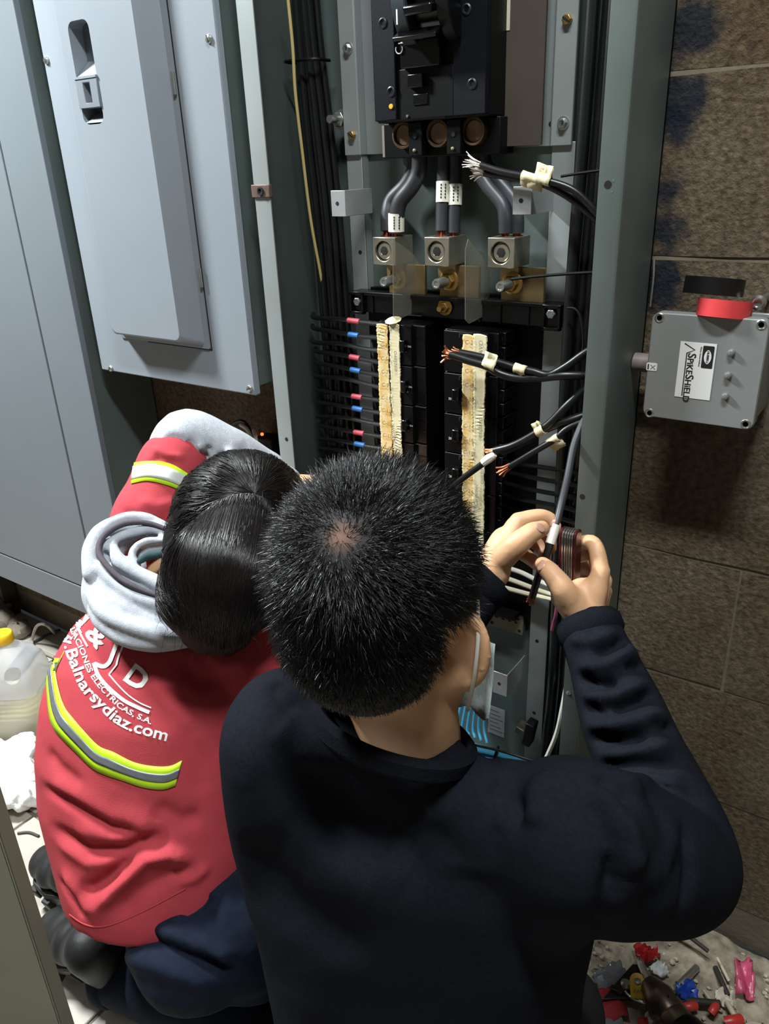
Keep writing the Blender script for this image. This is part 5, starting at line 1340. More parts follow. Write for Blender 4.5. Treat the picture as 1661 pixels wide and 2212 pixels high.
# --- grey hoodie: sleeves and hood
grey_f = mat('grey_fleece', '#a9adb4', .9, var=.10, vscale=160, bump=.3, bscale=700, spec=.1, sheen=.15)
lining = mat('purple_grey_lining', '#4a424a', .9, var=.1, vscale=200, bump=.3, bscale=700)
mb = MB(); mb.chain([WSL.lerp(WEL, .50), WEL + Vector((0, 0, .004)), WEL.lerp(WWL, .35) + Vector((0, 0, .006)), WEL.lerp(WWL, .72), WWL.lerp(WEL, .06)], [.036, .041, .042, .034, .023], 22, 7)
me = remeshed(mb, .004, 8, .5, 'hoodie_sleeve'); co = get_co(me); set_co(me, co + get_no(me) * (fnoise(co, 45, 8) * .0016)[:, None])
folds(me, [([(455, 960), (445, 985), (440, 1020)], .006, -.006), ([(400, 950), (420, 970), (450, 1000)], .006, -.005), ([(480, 975), (478, 1000), (470, 1025)], .006, -.006), ([(500, 965), (492, 995), (485, 1015)], .007, .005),
           ([(350, 950), (375, 945), (400, 955)], .006, -.004), ([(530, 960), (520, 990), (510, 1010)], .006, -.004), ([(430, 955), (428, 980), (425, 1005)], .007, .005)], 1.3)
slv = finish(me, 'hoodie_sleeve', grey_f, woman, base_w)
mb = MB(); mb.chain([WSR, WER, WWR.lerp(WER, .08)], [.05, .046, .024], 18); me = remeshed(mb, .005, 8, .5, 'hoodie_sleeve'); finish(me, 'hoodie_sleeve', grey_f, woman, base_w)

# --- red work shirt
red_f = mat('red_twill', '#ab4047', .85, var=.06, vscale=30, bump=.22, bscale=800, spec=.12)
up_t = (NB - hem).normalized(); bk = sf - up_t * sf.dot(up_t); bk.normalize(); rt = bk.cross(up_t)
tc = lambda t, fw=0.0, sh=0.0: hem.lerp(NB, t) + bk * fw + rt * sh
mb = MB()
loft(mb, [(tc(-.02, .020, .022), rt, bk, .136, .124, .9), (tc(.05, .020, .020), rt, bk, .142, .128, .88), (tc(.16, .020, .012), rt, bk, .150, .128, .88), (tc(.30, .018, .002), rt, bk, .156, .126, .88), (tc(.46, .016, -.002), rt, bk, .158, .124, .88), (tc(.64, .016, .002), rt, bk, .158, .118, .9),
          (tc(.78, .020, .006), rt, bk, .154, .104, .92), (tc(.89, .026, .006), rt, bk, .134, .086, .95), (tc(.97, .032, 0), rt, bk, .096, .066, 1.0), (tc(1.02, .036, 0), rt, bk, .060, .050, 1.0)], 44)
mb.chain([tc(.90, .03, -.05), WSL, WSL.lerp(WEL, .40), WSL.lerp(WEL, .72)], [.056, .053, .051, .052], 22, 7)
mb.chain([tc(.88, .03, .06), WSR, WSR.lerp(WER, .5)], [.058, .058, .05], 20)
me = remeshed(mb, .0045, 16, .5, 'work_shirt'); co = get_co(me); no = get_no(me)
set_co(me, co + no * (fnoise(co, 22, 11) * .0022 + fnoise(co, 55, 12) * .0007)[:, None])
folds(me, soft=1.15, items=[
    ([(96, 1700), (170, 1745), (240, 1788), (310, 1800)], .008, -.009), ([(90, 1680), (160, 1720), (240, 1762), (330, 1776)], .014, .004),
    ([(118, 1790), (190, 1838), (270, 1836), (350, 1800)], .009, -.010), ([(120, 1815), (190, 1862), (260, 1862)], .010, .004), ([(160, 1790), (250, 1808), (340, 1782)], .012, .004),
    ([(200, 1978), (250, 1918), (320, 1853), (370, 1843), (415, 1862)], .009, .011), ([(175, 1932), (225, 1905), (290, 1850)], .009, -.009), ([(245, 1985), (300, 1930), (365, 1890), (415, 1885)], .011, -.006),
    ([(135, 1880), (175, 1935), (200, 1975)], .008, .005), ([(128, 1900), (160, 1950), (180, 1985)], .006, -.005), ([(330, 1740), (390, 1772), (440, 1765)], .012, -.006), ([(100, 1620), (130, 1660), (180, 1700)], .009, -.004), ([(400, 1560), (430, 1640), (440, 1720)], .014, -.004),
    ([(380, 1905), (420, 1895), (450, 1870)], .008, .005), ([(390, 1430), (430, 1470), (470, 1480)], .010, -.005), ([(440, 1400), (480, 1440), (540, 1430)], .010, .005), ([(250, 1105), (310, 1120), (370, 1140)], .008, -.005),
    ([(300, 1080), (340, 1095), (390, 1085)], .008, .004), ([(310, 1010), (340, 990), (390, 1000)], .006, -.004), ([(330, 965), (360, 985), (400, 990)], .006, .004)])
sbv = bvh_of(me); shirtW = me.copy()
shirt = finish(me, 'work_shirt', red_f, woman, base_w); shirt['label'] = 'red work shirt with reflective bands and white print'
def on_shirt(px, py, off=.0012, bv=None):
    d = ray(px, py); h = (bv or sbv).ray_cast(CAM, d)
    if h[0] is None:
        h = (bv or sbv).find_nearest(CAM + d * 1.12)
    return h[0] + h[1] * off
# reflective bands: yellow, silver, yellow
lime = mat('fluorescent_yellow_tape', '#b8e01e', .5, var=.05, vscale=60); silver_t = mat('silver_reflective_tape', '#777c80', .35, .4, var=.12, vscale=90)
def spline2(pts, n):
    v = [Vector((p[0], p[1], 0)) for p in pts]; q = smooth_path(v, n); return [(a.x, a.y) for a in q]
def strip(name, top, bot, f0, f1, material, parent, off):
    t_ = spline2(top, 8); b_ = spline2(bot, 8); m = 5; mb = MB(); vs = []
    for (ax_, ay), (bx_, by) in zip(t_, b_):
        for j in range(m):
            f_ = f0 + (f1 - f0) * j / (m - 1); vs.append(on_shirt(ax_ + (bx_ - ax_) * f_, ay + (by - ay) * f_, off))
    n = len(t_); mb.add(vs, [(i * m + j, (i + 1) * m + j, (i + 1) * m + j + 1, i * m + j + 1) for i in range(n - 1) for j in range(m - 1)])
    o = build(mb, name, material, parent); s_ = o.modifiers.new('th', 'SOLIDIFY'); s_.thickness = .0008; s_.offset = 0; return o
top = [(118, 1397), (121, 1447), (130, 1495), (142, 1528), (159, 1551), (184, 1580), (215, 1611), (246, 1624), (288, 1645), (329, 1654), (367, 1654), (393, 1642)]
bot = [(100, 1450), (103, 1499), (108, 1545), (118, 1574), (134, 1594), (162, 1622), (198, 1657), (228, 1673), (267, 1686), (308, 1700), (350, 1705), (379, 1697)]
b0 = strip('reflective_band', top, bot, 0, 1, lime, shirt, .0014)
b1 = strip('reflective_stripe', top, bot, .31, .68, silver_t, shirt, .0024)
top = [(292, 1000), (330, 996), (375, 1006), (412, 1028), (432, 1042)]; bot = [(284, 1046), (320, 1040), (365, 1050), (400, 1066), (424, 1082)]
strip('reflective_band', top, bot, 0, 1, lime, shirt, .0014); strip('reflective_stripe', top, bot, .18, .80, mat('white_reflective_tape', '#c9ccc8', .4, .2), shirt, .0024)
# white print: laid along curves that run round the back
print_m = mat('white_screen_print', '#dedcd8', .6, var=.04, vscale=80)
def along(curve, body_, size_px, name, bold=0.0, start=0.0, stretch=1.0):
    """letters follow a pixel curve on the visible back, then sit on the cloth"""
    cv_ = spline2(curve, 12); L = [0.0]
    for i in range(1, len(cv_)): L.append(L[-1] + math.dist(cv_[i], cv_[i - 1]))
    def at(s_):
        s_ = max(0, min(L[-1] - 1e-3, s_)); i = next(k for k in range(1, len(L)) if L[k] >= s_)
        t = (s_ - L[i - 1]) / max(L[i] - L[i - 1], 1e-6); p = (cv_[i - 1][0] + (cv_[i][0] - cv_[i - 1][0]) * t, cv_[i - 1][1] + (cv_[i][1] - cv_[i - 1][1]) * t)
        d_ = (cv_[i][0] - cv_[i - 1][0], cv_[i][1] - cv_[i - 1][1]); l_ = math.hypot(*d_) or 1; return p, (d_[0] / l_, d_[1] / l_)
    tmpw = []
    text_mb(body_, 1.0, lambda a, b: tmpw.append(a) or Vector((a, b, 0)), align='LEFT')
    w0, w1 = min(tmpw), max(tmpw); k = (L[-1] - start) / (w1 - w0)
    def place(a, b):
        p, d_ = at(start + (a - w0) * k); n_ = (d_[1], -d_[0]); return on_shirt(p[0] + n_[0] * b * size_px, p[1] + n_[1] * b * size_px, .0010)
    o = build(text_mb(body_, 1.0, place, sub=.12, align='LEFT', bold=bold), name, print_m, shirt, smooth=False); return o
along([(127, 1300), (132, 1326), (140, 1354), (152, 1400), (160, 1425), (169, 1446), (178, 1470), (191, 1491), (207, 1507), (233, 1533), (252, 1550), (282, 1567), (308, 1575), (340, 1584), (362, 1590)], 'www.Balnarsydiaz.com', 36, 'web_address_print', .02)
along([(138, 1300), (150, 1343), (163, 1372), (174, 1396), (184, 1420), (194, 1447), (213, 1476), (232, 1497), (254, 1520), (272, 1533), (294, 1545), (328, 1560)], 'INSTALACIONES ELECTRICAS, S.A.', 17, 'company_print', .02)
along([(278, 1453), (313, 1479)], 'D', 62, 'letter_print', .03)
along([(195, 1360), (222, 1394)], '&', 50, 'letter_print', .03)
def line_print(pts, w_, name='logo_stroke'):
    q = spline2(pts, 8); mb = MB(); vs = []
    for i, p in enumerate(q):
        a = q[max(i - 1, 0)]; b = q[min(i + 1, len(q) - 1)]; d_ = (b[0] - a[0], b[1] - a[1]); l_ = math.hypot(*d_) or 1; n_ = (-d_[1] / l_ * w_ / 2, d_[0] / l_ * w_ / 2)
        ww = w_ if not isinstance(w_, tuple) else w_[0]
        vs += [on_shirt(p[0] + n_[0], p[1] + n_[1], .0011), on_shirt(p[0] - n_[0], p[1] - n_[1], .0011)]
    mb.add(vs, [(2 * i, 2 * i + 1, 2 * i + 3, 2 * i + 2) for i in range(len(q) - 1)]); return build(mb, name, print_m, shirt)
line_print([(254, 1388), (244, 1414), (236, 1432), (223, 1440), (205, 1434)], 9)
line_print([(203, 1432), (214, 1460), (235, 1485), (267, 1512), (298, 1528), (323, 1539)], 8)
line_print([(266, 1396), (257, 1418), (252, 1437)], 4); line_print([(252, 1437), (236, 1457)], 3); line_print([(236, 1457), (254, 1478), (277, 1501), (302, 1518), (327, 1529)], 3)
line_print([(183, 1326), (174, 1345), (172, 1357)], 7); line_print([(172, 1320), (166, 1338), (170, 1355), (177, 1368)], 3)
line_print([(146, 1290), (152, 1312), (163, 1342), (175, 1370), (190, 1397)], 4); line_print([(147, 1281), (158, 1316), (170, 1345)], 3); line_print([(158, 1262), (157, 1280), (162, 1297)], 10)
# hem seam
hemp = spline2([(150, 1985), (180, 2005), (215, 2012), (262, 2000), (330, 1968), (400, 1930)], 8)
build(MB().tube([on_shirt(a, b - 10, .0002) for a, b in hemp], .0009, 6), 'hem_stitch', red_f, shirt)

# --- hood lying round the neck, in folds
def hood_roll(pts, rad, name, m_, flat=1.0):
    mb = MB(); path = smooth_path(pts, 8); n = len(path); k = len(rad)
    rr = []
    for i in range(n):
        t = i / (n - 1) * (k - 1); a = min(int(t), k - 2); f_ = t - a; rr.append(rad[a] * (1 - f_) + rad[a + 1] * f_)
    mb.tube(path, rr, 18, flat=flat); mb.ball(path[0], rr[0] * .98, 16, 8); mb.ball(path[-1], rr[-1] * .98, 16, 8); return mb
mb = MB()
px_r = lambda w_: w_ * 1.02 / 1686 / 2
rolls = [([(372, 1140, 1.07), (320, 1121, 1.078), (281, 1118, 1.08), (247, 1128, 1.078), (216, 1152, 1.07), (198, 1190, 1.06), (197, 1240, 1.045)], 16, 40),
         ([(216, 1222, 1.04), (239, 1252, 1.03), (287, 1284, 1.012), (336, 1302, 1.0), (385, 1310, .995), (430, 1312, .99)], 26, 30),
         ([(206, 1245, 1.05), (231, 1285, 1.035), (271, 1312, 1.02), (330, 1336, 1.01), (400, 1345, 1.0), (440, 1345, 1.0)], 40, 46),
         ([(196, 1285, 1.035), (222, 1320, 1.015), (255, 1342, 1.0), (304, 1360, .988), (352, 1371, .985), (400, 1374, .985), (440, 1368, .99)], 32, 36),
         ([(199, 1318, 1.035), (222, 1350, 1.02), (263, 1378, 1.005), (304, 1388, .997), (344, 1388, .995), (380, 1380, .995)], 30, 30),
         ([(362, 1152, 1.058), (328, 1142, 1.065), (287, 1150, 1.065), (255, 1162, 1.06), (228, 1182, 1.052)], 24, 22),
         ([(243, 1176, 1.055), (256, 1210, 1.04), (287, 1232, 1.03), (328, 1252, 1.02), (370, 1272, 1.01), (410, 1285, 1.0)], 24, 34),
         ([(366, 1180, 1.06), (328, 1184, 1.066), (303, 1200, 1.066), (306, 1226, 1.06)], 26, 26),
         ([(236, 1196, 1.066), (258, 1238, 1.05), (300, 1262, 1.035), (350, 1282, 1.022)], 28, 28),
         ([(356, 1166, 1.05), (314, 1170, 1.055), (290, 1186, 1.05), (286, 1204, 1.045), (298, 1224, 1.04)], 18, 18)]
for pts, w0, w1 in rolls:
    q = hood_roll([PR(*p) for p in pts], [px_r(w0) * .8] + [px_r((w0 + w1) / 2)] * 3 + [px_r(w1)] * 2 + [px_r(w1) * .9], '', None); mb.add(q.v, q.f)
# body of the hood under the folds
for pts, rad in (([(225, 1200, 1.075), (225, 1280, 1.06), (270, 1335, 1.04), (340, 1355, 1.025), (430, 1350, 1.02)], [.018, .028, .032, .032, .026]), ([(350, 1160, 1.09), (290, 1150, 1.095), (240, 1180, 1.085), (225, 1240, 1.07)], [.016, .020, .022, .022])):
    q = hood_roll([PR(*p) for p in pts], rad, '', None); mb.add(q.v, q.f)
me = remeshed(mb, .003, 3, .5, 'hood'); co = get_co(me); set_co(me, co + get_no(me) * (fnoise(co, 70, 15) * .0008)[:, None])
hood = finish(me, 'hood', grey_f, woman, base_w); hood['label'] = 'grey fleece hood folded on the back'
q = hood_roll([PR(*p) for p in ((368, 1146, 1.052), (320, 1130, 1.060), (271, 1131, 1.062), (233, 1150, 1.056), (215, 1175, 1.046), (216, 1200, 1.036), (233, 1224, 1.024), (257, 1247, 1.014), (283, 1263, 1.004), (314, 1277, .997), (355, 1290, .988), (390, 1296, .984))], [px_r(9), px_r(13), px_r(13), px_r(12), px_r(10), px_r(6)], '', None)
build(q, 'hood_rim', lining, woman)
build(hood_roll([PR(*p) for p in ((362, 1192, 1.02), (343, 1197, 1.025), (320, 1201, 1.030), (302, 1212, 1.032))], [.005, .0055, .0055, .004], '', None), 'neck_band', mat('teal_collar', '#1d3a40', .85, bump=.3, bscale=500), woman)
# knitted glove on the other hand
gl = remeshed(GL, .003, 3, .5, 'work_glove'); co = get_co(gl); set_co(gl, co + get_no(gl) * (.003 + fnoise(co, 320, 31) * .0008)[:, None]); finish(gl, 'work_glove', mat('grey_knit', '#a8aa9c', .9, var=.25, vscale=90, bump=.8, bscale=260), woman, base_w)
ax = (f1(.05, 0, 0) - WWR).normalized(); u_, v_, _ = frame(ax)
build(ring_band(WWR - ax * .012, u_, v_, .027, .027, ax, .024, .006), 'glove_cuff', mat('green_knit', '#1f9a4a', .85, var=.2, vscale=150, bump=.8, bscale=300), woman)

# --- jeans and black trainers
jean = mat('dark_denim', '#121a29', .85, var=.2, vscale=90, bump=.25, bscale=900, spec=.15)
seam_m = mat('denim_seam', '#2b3a54', .85)
mb = MB(); hp_ = PR(430, 2030, 1.20)
kneeL = PR(560, 2000, 1.30); ankL = PZ(262, 2088, FLOOR + .06)
mb.ball(hp_ + Vector((.0, .05, .01)), (.13, .11, .10), 24, 14)
mb.chain([PR(360, 1950, 1.28), PR(450, 2010, 1.25), PR(540, 2030, 1.24)], [.075, .085, .080], 20)
mb.chain([PZ(520, 2165, FLOOR + .07), PZ(400, 2130, FLOOR + .068), ankL], [.072, .064, .056], 20)
mb.chain([PZ(420, 1960, FLOOR + .08), PZ(250, 1960, FLOOR + .062)], [.065, .054], 18)
mb.chain([hp_, PZ(520, 1780, FLOOR + .15)], [.09, .075], 18)
me = remeshed(mb, .005, 8, .5, 'jeans'); co = get_co(me); co[:, 2] = np.maximum(co[:, 2], FLOOR + .004); set_co(me, co + get_no(me) * (fnoise(co, 40, 21) * .0018)[:, None])
folds(me, [([(250, 1995), (340, 2040), (520, 2110)], .010, -.012), ([(330, 2010), (420, 2050), (510, 2075)], .012, .007), ([(260, 2060), (350, 2090), (480, 2140)], .012, .006), ([(390, 1975), (430, 1960), (450, 1930)], .008, -.006)], 1.3)
jn = finish(me, 'jeans', jean, woman, base_w)
c_ax = (ankL - PZ(400, 2130, FLOOR + .068)).normalized(); u_, v_, _ = frame(c_ax)
build(ring_band(ankL - c_ax * .004, u_, v_, .056, .056, c_ax, .024, .003), 'jean_hem', jean, woman)
rubber = mat('black_rubber_sole', '#0b0b0c', .55); leather = mat('black_trainer_upper', '#0c0c0e', .6, var=.2, vscale=40, bump=.2, bscale=150)
lace_m = mat('black_lace', '#0a0a0a', .8)
def trainer(heel, toe, upv, w_, lb):
    """sole with deep lugs, upper, collar, laces; upv points from sole to laces"""
    ax_ = (toe - heel); Ln = ax_.length; ax_.normalize(); upv = (upv - ax_ * upv.dot(ax_)).normalized(); sd = ax_.cross(upv)
    t = bpy.data.objects.new('trainer', None); COL.objects.link(t); t.parent = woman; t['label'] = lb
    off = Vector((0, 0, 0))
    q = lambda a, b, c: heel + ax_ * a * Ln + sd * b * w_ + upv * c
    out = [(0.0, .0), (.03, .55), (.15, .8), (.35, .72), (.5, .74), (.7, 1.0), (.88, .85), (.97, .45), (1.0, 0)]
    ol = [(a, b) for a, b in out] + [(a, -b) for a, b in reversed(out[1:-1])]
    mb = MB().rings([[q(a, b, 0) for a, b in ol], [q(a, b * 1.04, .012) for a, b in ol], [q(a, b * 1.02, .028) for a, b in ol]]); o = build(mb, 'sole', rubber, t); o.modifiers.new('b', 'BEVEL').width = .003
    for i, (a, b) in enumerate(ol):
        p = q(a, b * 1.05, .006); R = Matrix((ax_, sd, upv)).transposed(); build(MB().cbox(p, (.017, .012, .022), R), 'sole_lug', rubber, o, bevel=.002)
    mb = MB()
    for a, r_, h_ in ((.12, .85, .05), (.25, .82, .06), (.42, .78, .058), (.58, .82, .046), (.74, .92, .034), (.88, .75, .026)):
        mb.ball(q(a, 0, .026 + h_ * .45), (Ln * .15, w_ * r_, h_ * .75), 18, 12, Matrix((ax_, sd, upv)).transposed())
    mb.chain([q(.20, 0, .05), q(.17, 0, .105)], [.040, .038], 18)
    me_ = remeshed(mb, .004, 24, .5, 'upper'); finish(me_, 'upper', leather, t, base_w)
    for k in range(5):
        a = .42 + .075 * k; h_ = .100 - .045 * (a - .30) / .4
        build(MB().tube(smooth_path([q(a, -.6, h_ - .018), q(a + .015, 0, h_ + .003), q(a + .03, .6, h_ - .018)], 5), .0028, 6), 'lace', lace_m, t)
    build(MB().tube(smooth_path([q(.42, .3, .10), q(.36, .9, .10), q(.33, 1.1, .07), q(.40, 1.0, .05), q(.44, .4, .095)], 6), .0024, 6), 'lace_loop', lace_m, t)
    return t
trainer(PZ(300, 2110, FLOOR + .05), PZ(118, 2010, FLOOR + .045), Vector((.75, -.15, .55)), .047, 'black trainer with jagged sole, nearer foot')
trainer(PZ(285, 1975, FLOOR + .05), PZ(100, 1872, FLOOR + .045), Vector((.70, -.1, .6)), .045, 'black trainer with jagged sole, farther foot')
# ------------------------------------------------------------------ left: jug, rag, wires, loose cover
jug_m = mat('milky_plastic', '#e3e5e8', .38, trans=.75, spec=.4); jug_m.node_tree.nodes['Principled BSDF'].inputs['IOR'].default_value = 1.2
jc = PZ(62, 1578, FLOOR); jr = Matrix.Rotation(math.radians(35), 3, 'Z')
jug = thing('plastic_jug', 'white plastic jug with yellow cap, some yellowish liquid left in it', 'jug', jc)
JS = .86
def jring(z, a, b, r_, sh=0.0):
    pts = []
    for cx, cy, a0 in ((a - r_, b - r_, 0), (-a + r_, b - r_, 90), (-a + r_, -b + r_, 180), (a - r_, -b + r_, 270)):
        for k in range(6):
            an = math.radians(a0 + 18 * k); pts.append(jc + jr @ Vector((cx + r_ * math.cos(an) + sh, cy + r_ * math.sin(an), z)) * JS)
    return pts
rows = [jring(.002, .060, .060, .030), jring(.008, .072, .072, .032), jring(.09, .075, .075, .032)]
for k in range(5): rows += [jring(.096 + .014 * k, .075, .075, .032), jring(.100 + .014 * k, .0728, .0728, .032), jring(.105 + .014 * k, .075, .075, .032)]
rows += [jring(.185, .075, .075, .034), jring(.215, .071, .071, .036), jring(.245, .056, .056, .036), jring(.268, .034, .034, .0255), jring(.280, .022, .022, .0215), jring(.295, .022, .022, .0215)]
jmesh = cut(MB().rings(rows), [MB().tube([jc + jr @ Vector((.035, -.10, .222)) * JS, jc + jr @ Vector((.035, .10, .222)) * JS], .017, 14)])
link_world(jmesh, 'jug_body', jug_m, jug, smooth=45)
build(MB().rings([jring(.006, .066, .066, .03), jring(.075, .071, .071, .031)]), 'liquid', mat('yellowish_liquid', '#cdbf86', .2), jug)
build(MB().lathe(jc + Vector((0, 0, .244)), (0, 0, 1), [(.0215, 0), (.0225, .003), (.0225, .018), (.0205, .022), (0, .022)], 24), 'cap', mat('yellow_cap', '#e8b81c', .4), jug)
lb = MB(); 
p_ = [jring(z, .0757, .0757, .032) for z in (.062, .10, .135, .165)]
sel = range(12, 18); vs = [r_[k] for r_ in p_ for k in sel]; n_ = len(sel); lb.add(vs, [(j * n_ + i, j * n_ + i + 1, (j + 1) * n_ + i + 1, (j + 1) * n_ + i) for j in range(3) for i in range(n_ - 1)])
o = build(lb, 'jug_label', mat('cream_label', '#d9cfa6', .6, col2='#8f8a5a', vscale=40), jug); o.modifiers.new('th', 'SOLIDIFY').thickness = .0006
rag_m = mat('white_rag', '#e4e3e0', .9, bump=.4, bscale=300, sheen=.1)
mb = MB(); rg = random.Random(4)
for k in range(26):
    q = PZ(rg.uniform(-60, 58), rg.uniform(1650, 1760), FLOOR); mb.ball(q + Vector((0, 0, rg.uniform(.012, .05))), (rg.uniform(.02, .05), rg.uniform(.02, .05), rg.uniform(.012, .030)), 14, 9, Matrix.Rotation(rg.uniform(0, 3), 3, 'Z') @ Matrix.Rotation(rg.uniform(-.6, .6), 3, 'X'))
me = remeshed(mb, .004, 1, .5, 'white_rag'); co = get_co(me); co2 = co + get_no(me) * (np.abs(fnoise(co, 120, 41)) * .010 + fnoise(co, 260, 42) * .003)[:, None]; co2[:, 2] = np.maximum(co2[:, 2], FLOOR + .001); set_co(me, co2)
tag(link_world(me, 'white_rag', rag_m, None, smooth=80), 'heap of crumpled white rag on the floor in front of the jug', 'rag')
grey_w = mat('grey_flex', '#8d867b', .6); dk_w = mat('dark_flex', '#3a3733', .6)
W3 = lambda lst, dz=.006: [PZ(a, b, FLOOR + dz) for a, b in lst]
cable('floor_flex', 'grey flex looping on the floor behind the jug', [PZ(118, 1420, FLOOR + .006), PZ(88, 1410, FLOOR + .008), PZ(60, 1428, FLOOR + .006), PZ(30, 1450, FLOOR + .006)], .0045, grey_w, cat='cable')
cable('floor_flex', 'grey flex arching up from the floor beside the cabinet strut', [PZ(70, 1405, FLOOR + .004), PZ(70, 1380, FLOOR + .02) , P(80, 1352, -.09), P(100, 1350, -.09), PZ(118, 1368, FLOOR + .01)], .004, grey_w, cat='cable')
cable('floor_flex', 'thin dark flex lying near the wall behind the jug', W3([(20, 1395), (60, 1392), (100, 1372), (130, 1360)]), .0035, dk_w, cat='cable')
cable('wire_offcut', 'short dark wire offcut on the pale tile by the red shirt', W3([(38, 1800), (62, 1798), (84, 1806)], .003), .0025, dk_w, cat='wire')
# rubble along the foot of the wall under the cabinet
rub = mat('grey_rubble', '#7b7266', .95, var=.25, vscale=30, bump=.6, bscale=90)
rg = random.Random(9)
for k, (a, b, r_) in enumerate(((10, 1310, .05), (40, 1330, .045), (5, 1345, .055), (70, 1322, .035), (30, 1365, .03), (-40, 1330, .06), (60, 1350, .03))):
    q = P(a, b, -.03); q = Vector((q.x, -.06 - .02 * (k % 2), FLOOR)); mb = MB().ball(q + Vector((0, 0, r_ * .6)), (r_, r_ * .8, r_ * .7), 12, 9, Matrix.Rotation(rg.uniform(0, 3), 3, 'Z'))
    for v in mb.v: v += Vector((rg.uniform(-1, 1), rg.uniform(-1, 1), rg.uniform(-1, 1))) * r_ * .10; v.z = max(v.z, FLOOR + .001)
    tag(build(mb, 'rubble_lump', rub), 'grey mortar lump at the wall foot under the cabinet, %s' % ('the largest pale one', 'a middle one', 'the one nearest the jug cap', 'a small one beside the strut', 'the lowest small one', 'the leftmost one', 'the one behind the grey flex')[k], 'rubble', 'mortar lumps under the cabinet')
# loose cover sheet standing in the near left corner
ex, ey = -.695, -.742; dirx = Vector((-.93, -.36, 0)).normalized(); nrm = Vector((-.36, .93, 0)) * -1
cv_ = mat('olive_grey_paint', '#7d7d6c', .55, var=.05, vscale=14)
a = Vector((ex, ey, FLOOR)); b = a + dirx * .55
loose_c = thing('loose_panel_cover', 'plain olive grey metal cover standing upright in the near left corner', 'panel cover', (a + b) / 2)
build(MB().prism([a, b, b - nrm * .003, a - nrm * .003], (0, 0, .66)), 'sheet', cv_, loose_c, bevel=.0008)
build(MB().prism([a, a - nrm * .020, a - nrm * .020 + dirx * .003, a + dirx * .003], (0, 0, .66)), 'edge_return', cv_, loose_c, bevel=.0006)
build(MB().prism([b, b - nrm * .12, b - nrm * .12 - dirx * .003, b - dirx * .003], (0, 0, .66)), 'side_return', cv_, loose_c, bevel=.0006)

# ------------------------------------------------------------------ small lit device and white leads on the wall under the closed panel
dv = thing('relay_module', 'small black module with a red lamp on the wall behind the raised sleeve', 'electronic module', P(575, 975, -.02))
q = P(575, 965, -.03); build(MB().box((q.x - .022, -.034, q.z - .03), (q.x + .018, -.001, q.z + .016)), 'case', black_pl, dv, bevel=.002)
q = P(566, 938, -.036); build(MB().ball((q.x, -.036, q.z), .0030, 10, 8), 'red_lamp', mat('red_led', '#ff3a18', .3, emit=9.0), dv)
cable('white_lead', 'white lead bending over the raised sleeve, left one', [P(520, 918, -.03), P(534, 928, -.05), P(542, 950, -.06), P(545, 985, -.05)], .0034, white_w, cat='wire')
cable('white_lead', 'white lead standing up behind the raised sleeve, right one', [P(548, 930, -.04), P(552, 945, -.055), P(556, 970, -.055), P(560, 1000, -.05)], .0034, white_w, cat='wire')
cable('dark_lead', 'dark lead curling on the wall behind the raised sleeve', [P(500, 935, -.02), P(505, 915, -.03), P(525, 910, -.03), P(540, 930, -.03), P(535, 955, -.02)], .003, black_ins, cat='wire')

# ------------------------------------------------------------------ right: dust, tools and offcuts by the wall
dust_m = mat('fluffy_dust', '#a89d8a', .95, col2='#746a5a', vscale=60, bump=.8, bscale=180)
nx, ny = 90, 70; V = np.zeros((nx * ny, 3)); x0, x1, y0, y1 = -.27, .10, -.24, -.004
gx, gy = np.meshgrid(np.linspace(x0, x1, nx), np.linspace(y0, y1, ny)); V[:, 0] = gx.ravel(); V[:, 1] = gy.ravel()
hgt = .006 + .006 * fnoise(V, 45, 51) + .004 * fnoise(V, 110, 52) + .0025 * fnoise(V, 240, 53)
edge = np.clip(np.minimum.reduce([V[:, 0] - x0, x1 - V[:, 0], V[:, 1] - y0]) / .05, 0, 1); lump = np.exp(-(((V[:, 0] + .085) / .06) ** 2 + ((V[:, 1] + .06) / .05) ** 2)) * .020
V[:, 2] = FLOOR - .002 + np.clip((hgt + lump) * edge, 0, None)
ii = np.arange(nx * ny).reshape(ny, nx); Fq = np.stack([ii[:-1, :-1], ii[:-1, 1:], ii[1:, 1:], ii[1:, :-1]], -1).reshape(-1, 4)
dme = mesh_from_arrays(V, Fq, 'dust_heap'); tag(link_world(dme, 'dust_heap', dust_m, None, smooth=80), 'fluffy grey dust and grit along the foot of the block wall', 'dust', kind='stuff')
# drill with a bit
dr = thing('hand_drill', 'hand drill with worn metal chuck and bit lying in the dust', 'drill', PZ(1440, 2170, FLOOR))
t0 = PZ(1380, 2068, FLOOR + .062); t1 = PZ(1398, 2118, FLOOR + .055); t2 = PZ(1450, 2190, FLOOR + .052); t3 = PZ(1520, 2290, FLOOR + .060); ax = (t2 - t1).normalized()
build(MB().tube(smooth_path([t0, t0.lerp(t1, .5), t1 + ax * .01], 4), [.0018, .004, .0052, .0056, .0056, .0056, .0056, .006, .006], 8), 'bit', zinc, dr)
bronze = mat('worn_chuck', '#6a5c52', .35, .85, var=.25, vscale=40)
build(MB().lathe(t1, ax, [(.010, 0), (.013, .003), (.021, .022), (.0225, .026), (.0225, .050), (.0215, .052), (.0225, .054), (.0225, .068), (.02, .07)], 24), 'chuck', bronze, dr)
build(MB().lathe(t1 + ax * .066, ax, [(.021, 0), (.026, .008), (.031, .03), (.033, .10), (.030, .16), (0, .165)], 24), 'housing', black_pl, dr)
for k in range(8):
    u_, v_, _ = frame(ax); an = k * math.pi / 4; build(MB().cbox(t1 + ax * .040 + (u_ * math.cos(an) + v_ * math.sin(an)) * .0225, (.003, .003, .003)), 'chuck_notch', hole_m, dr)
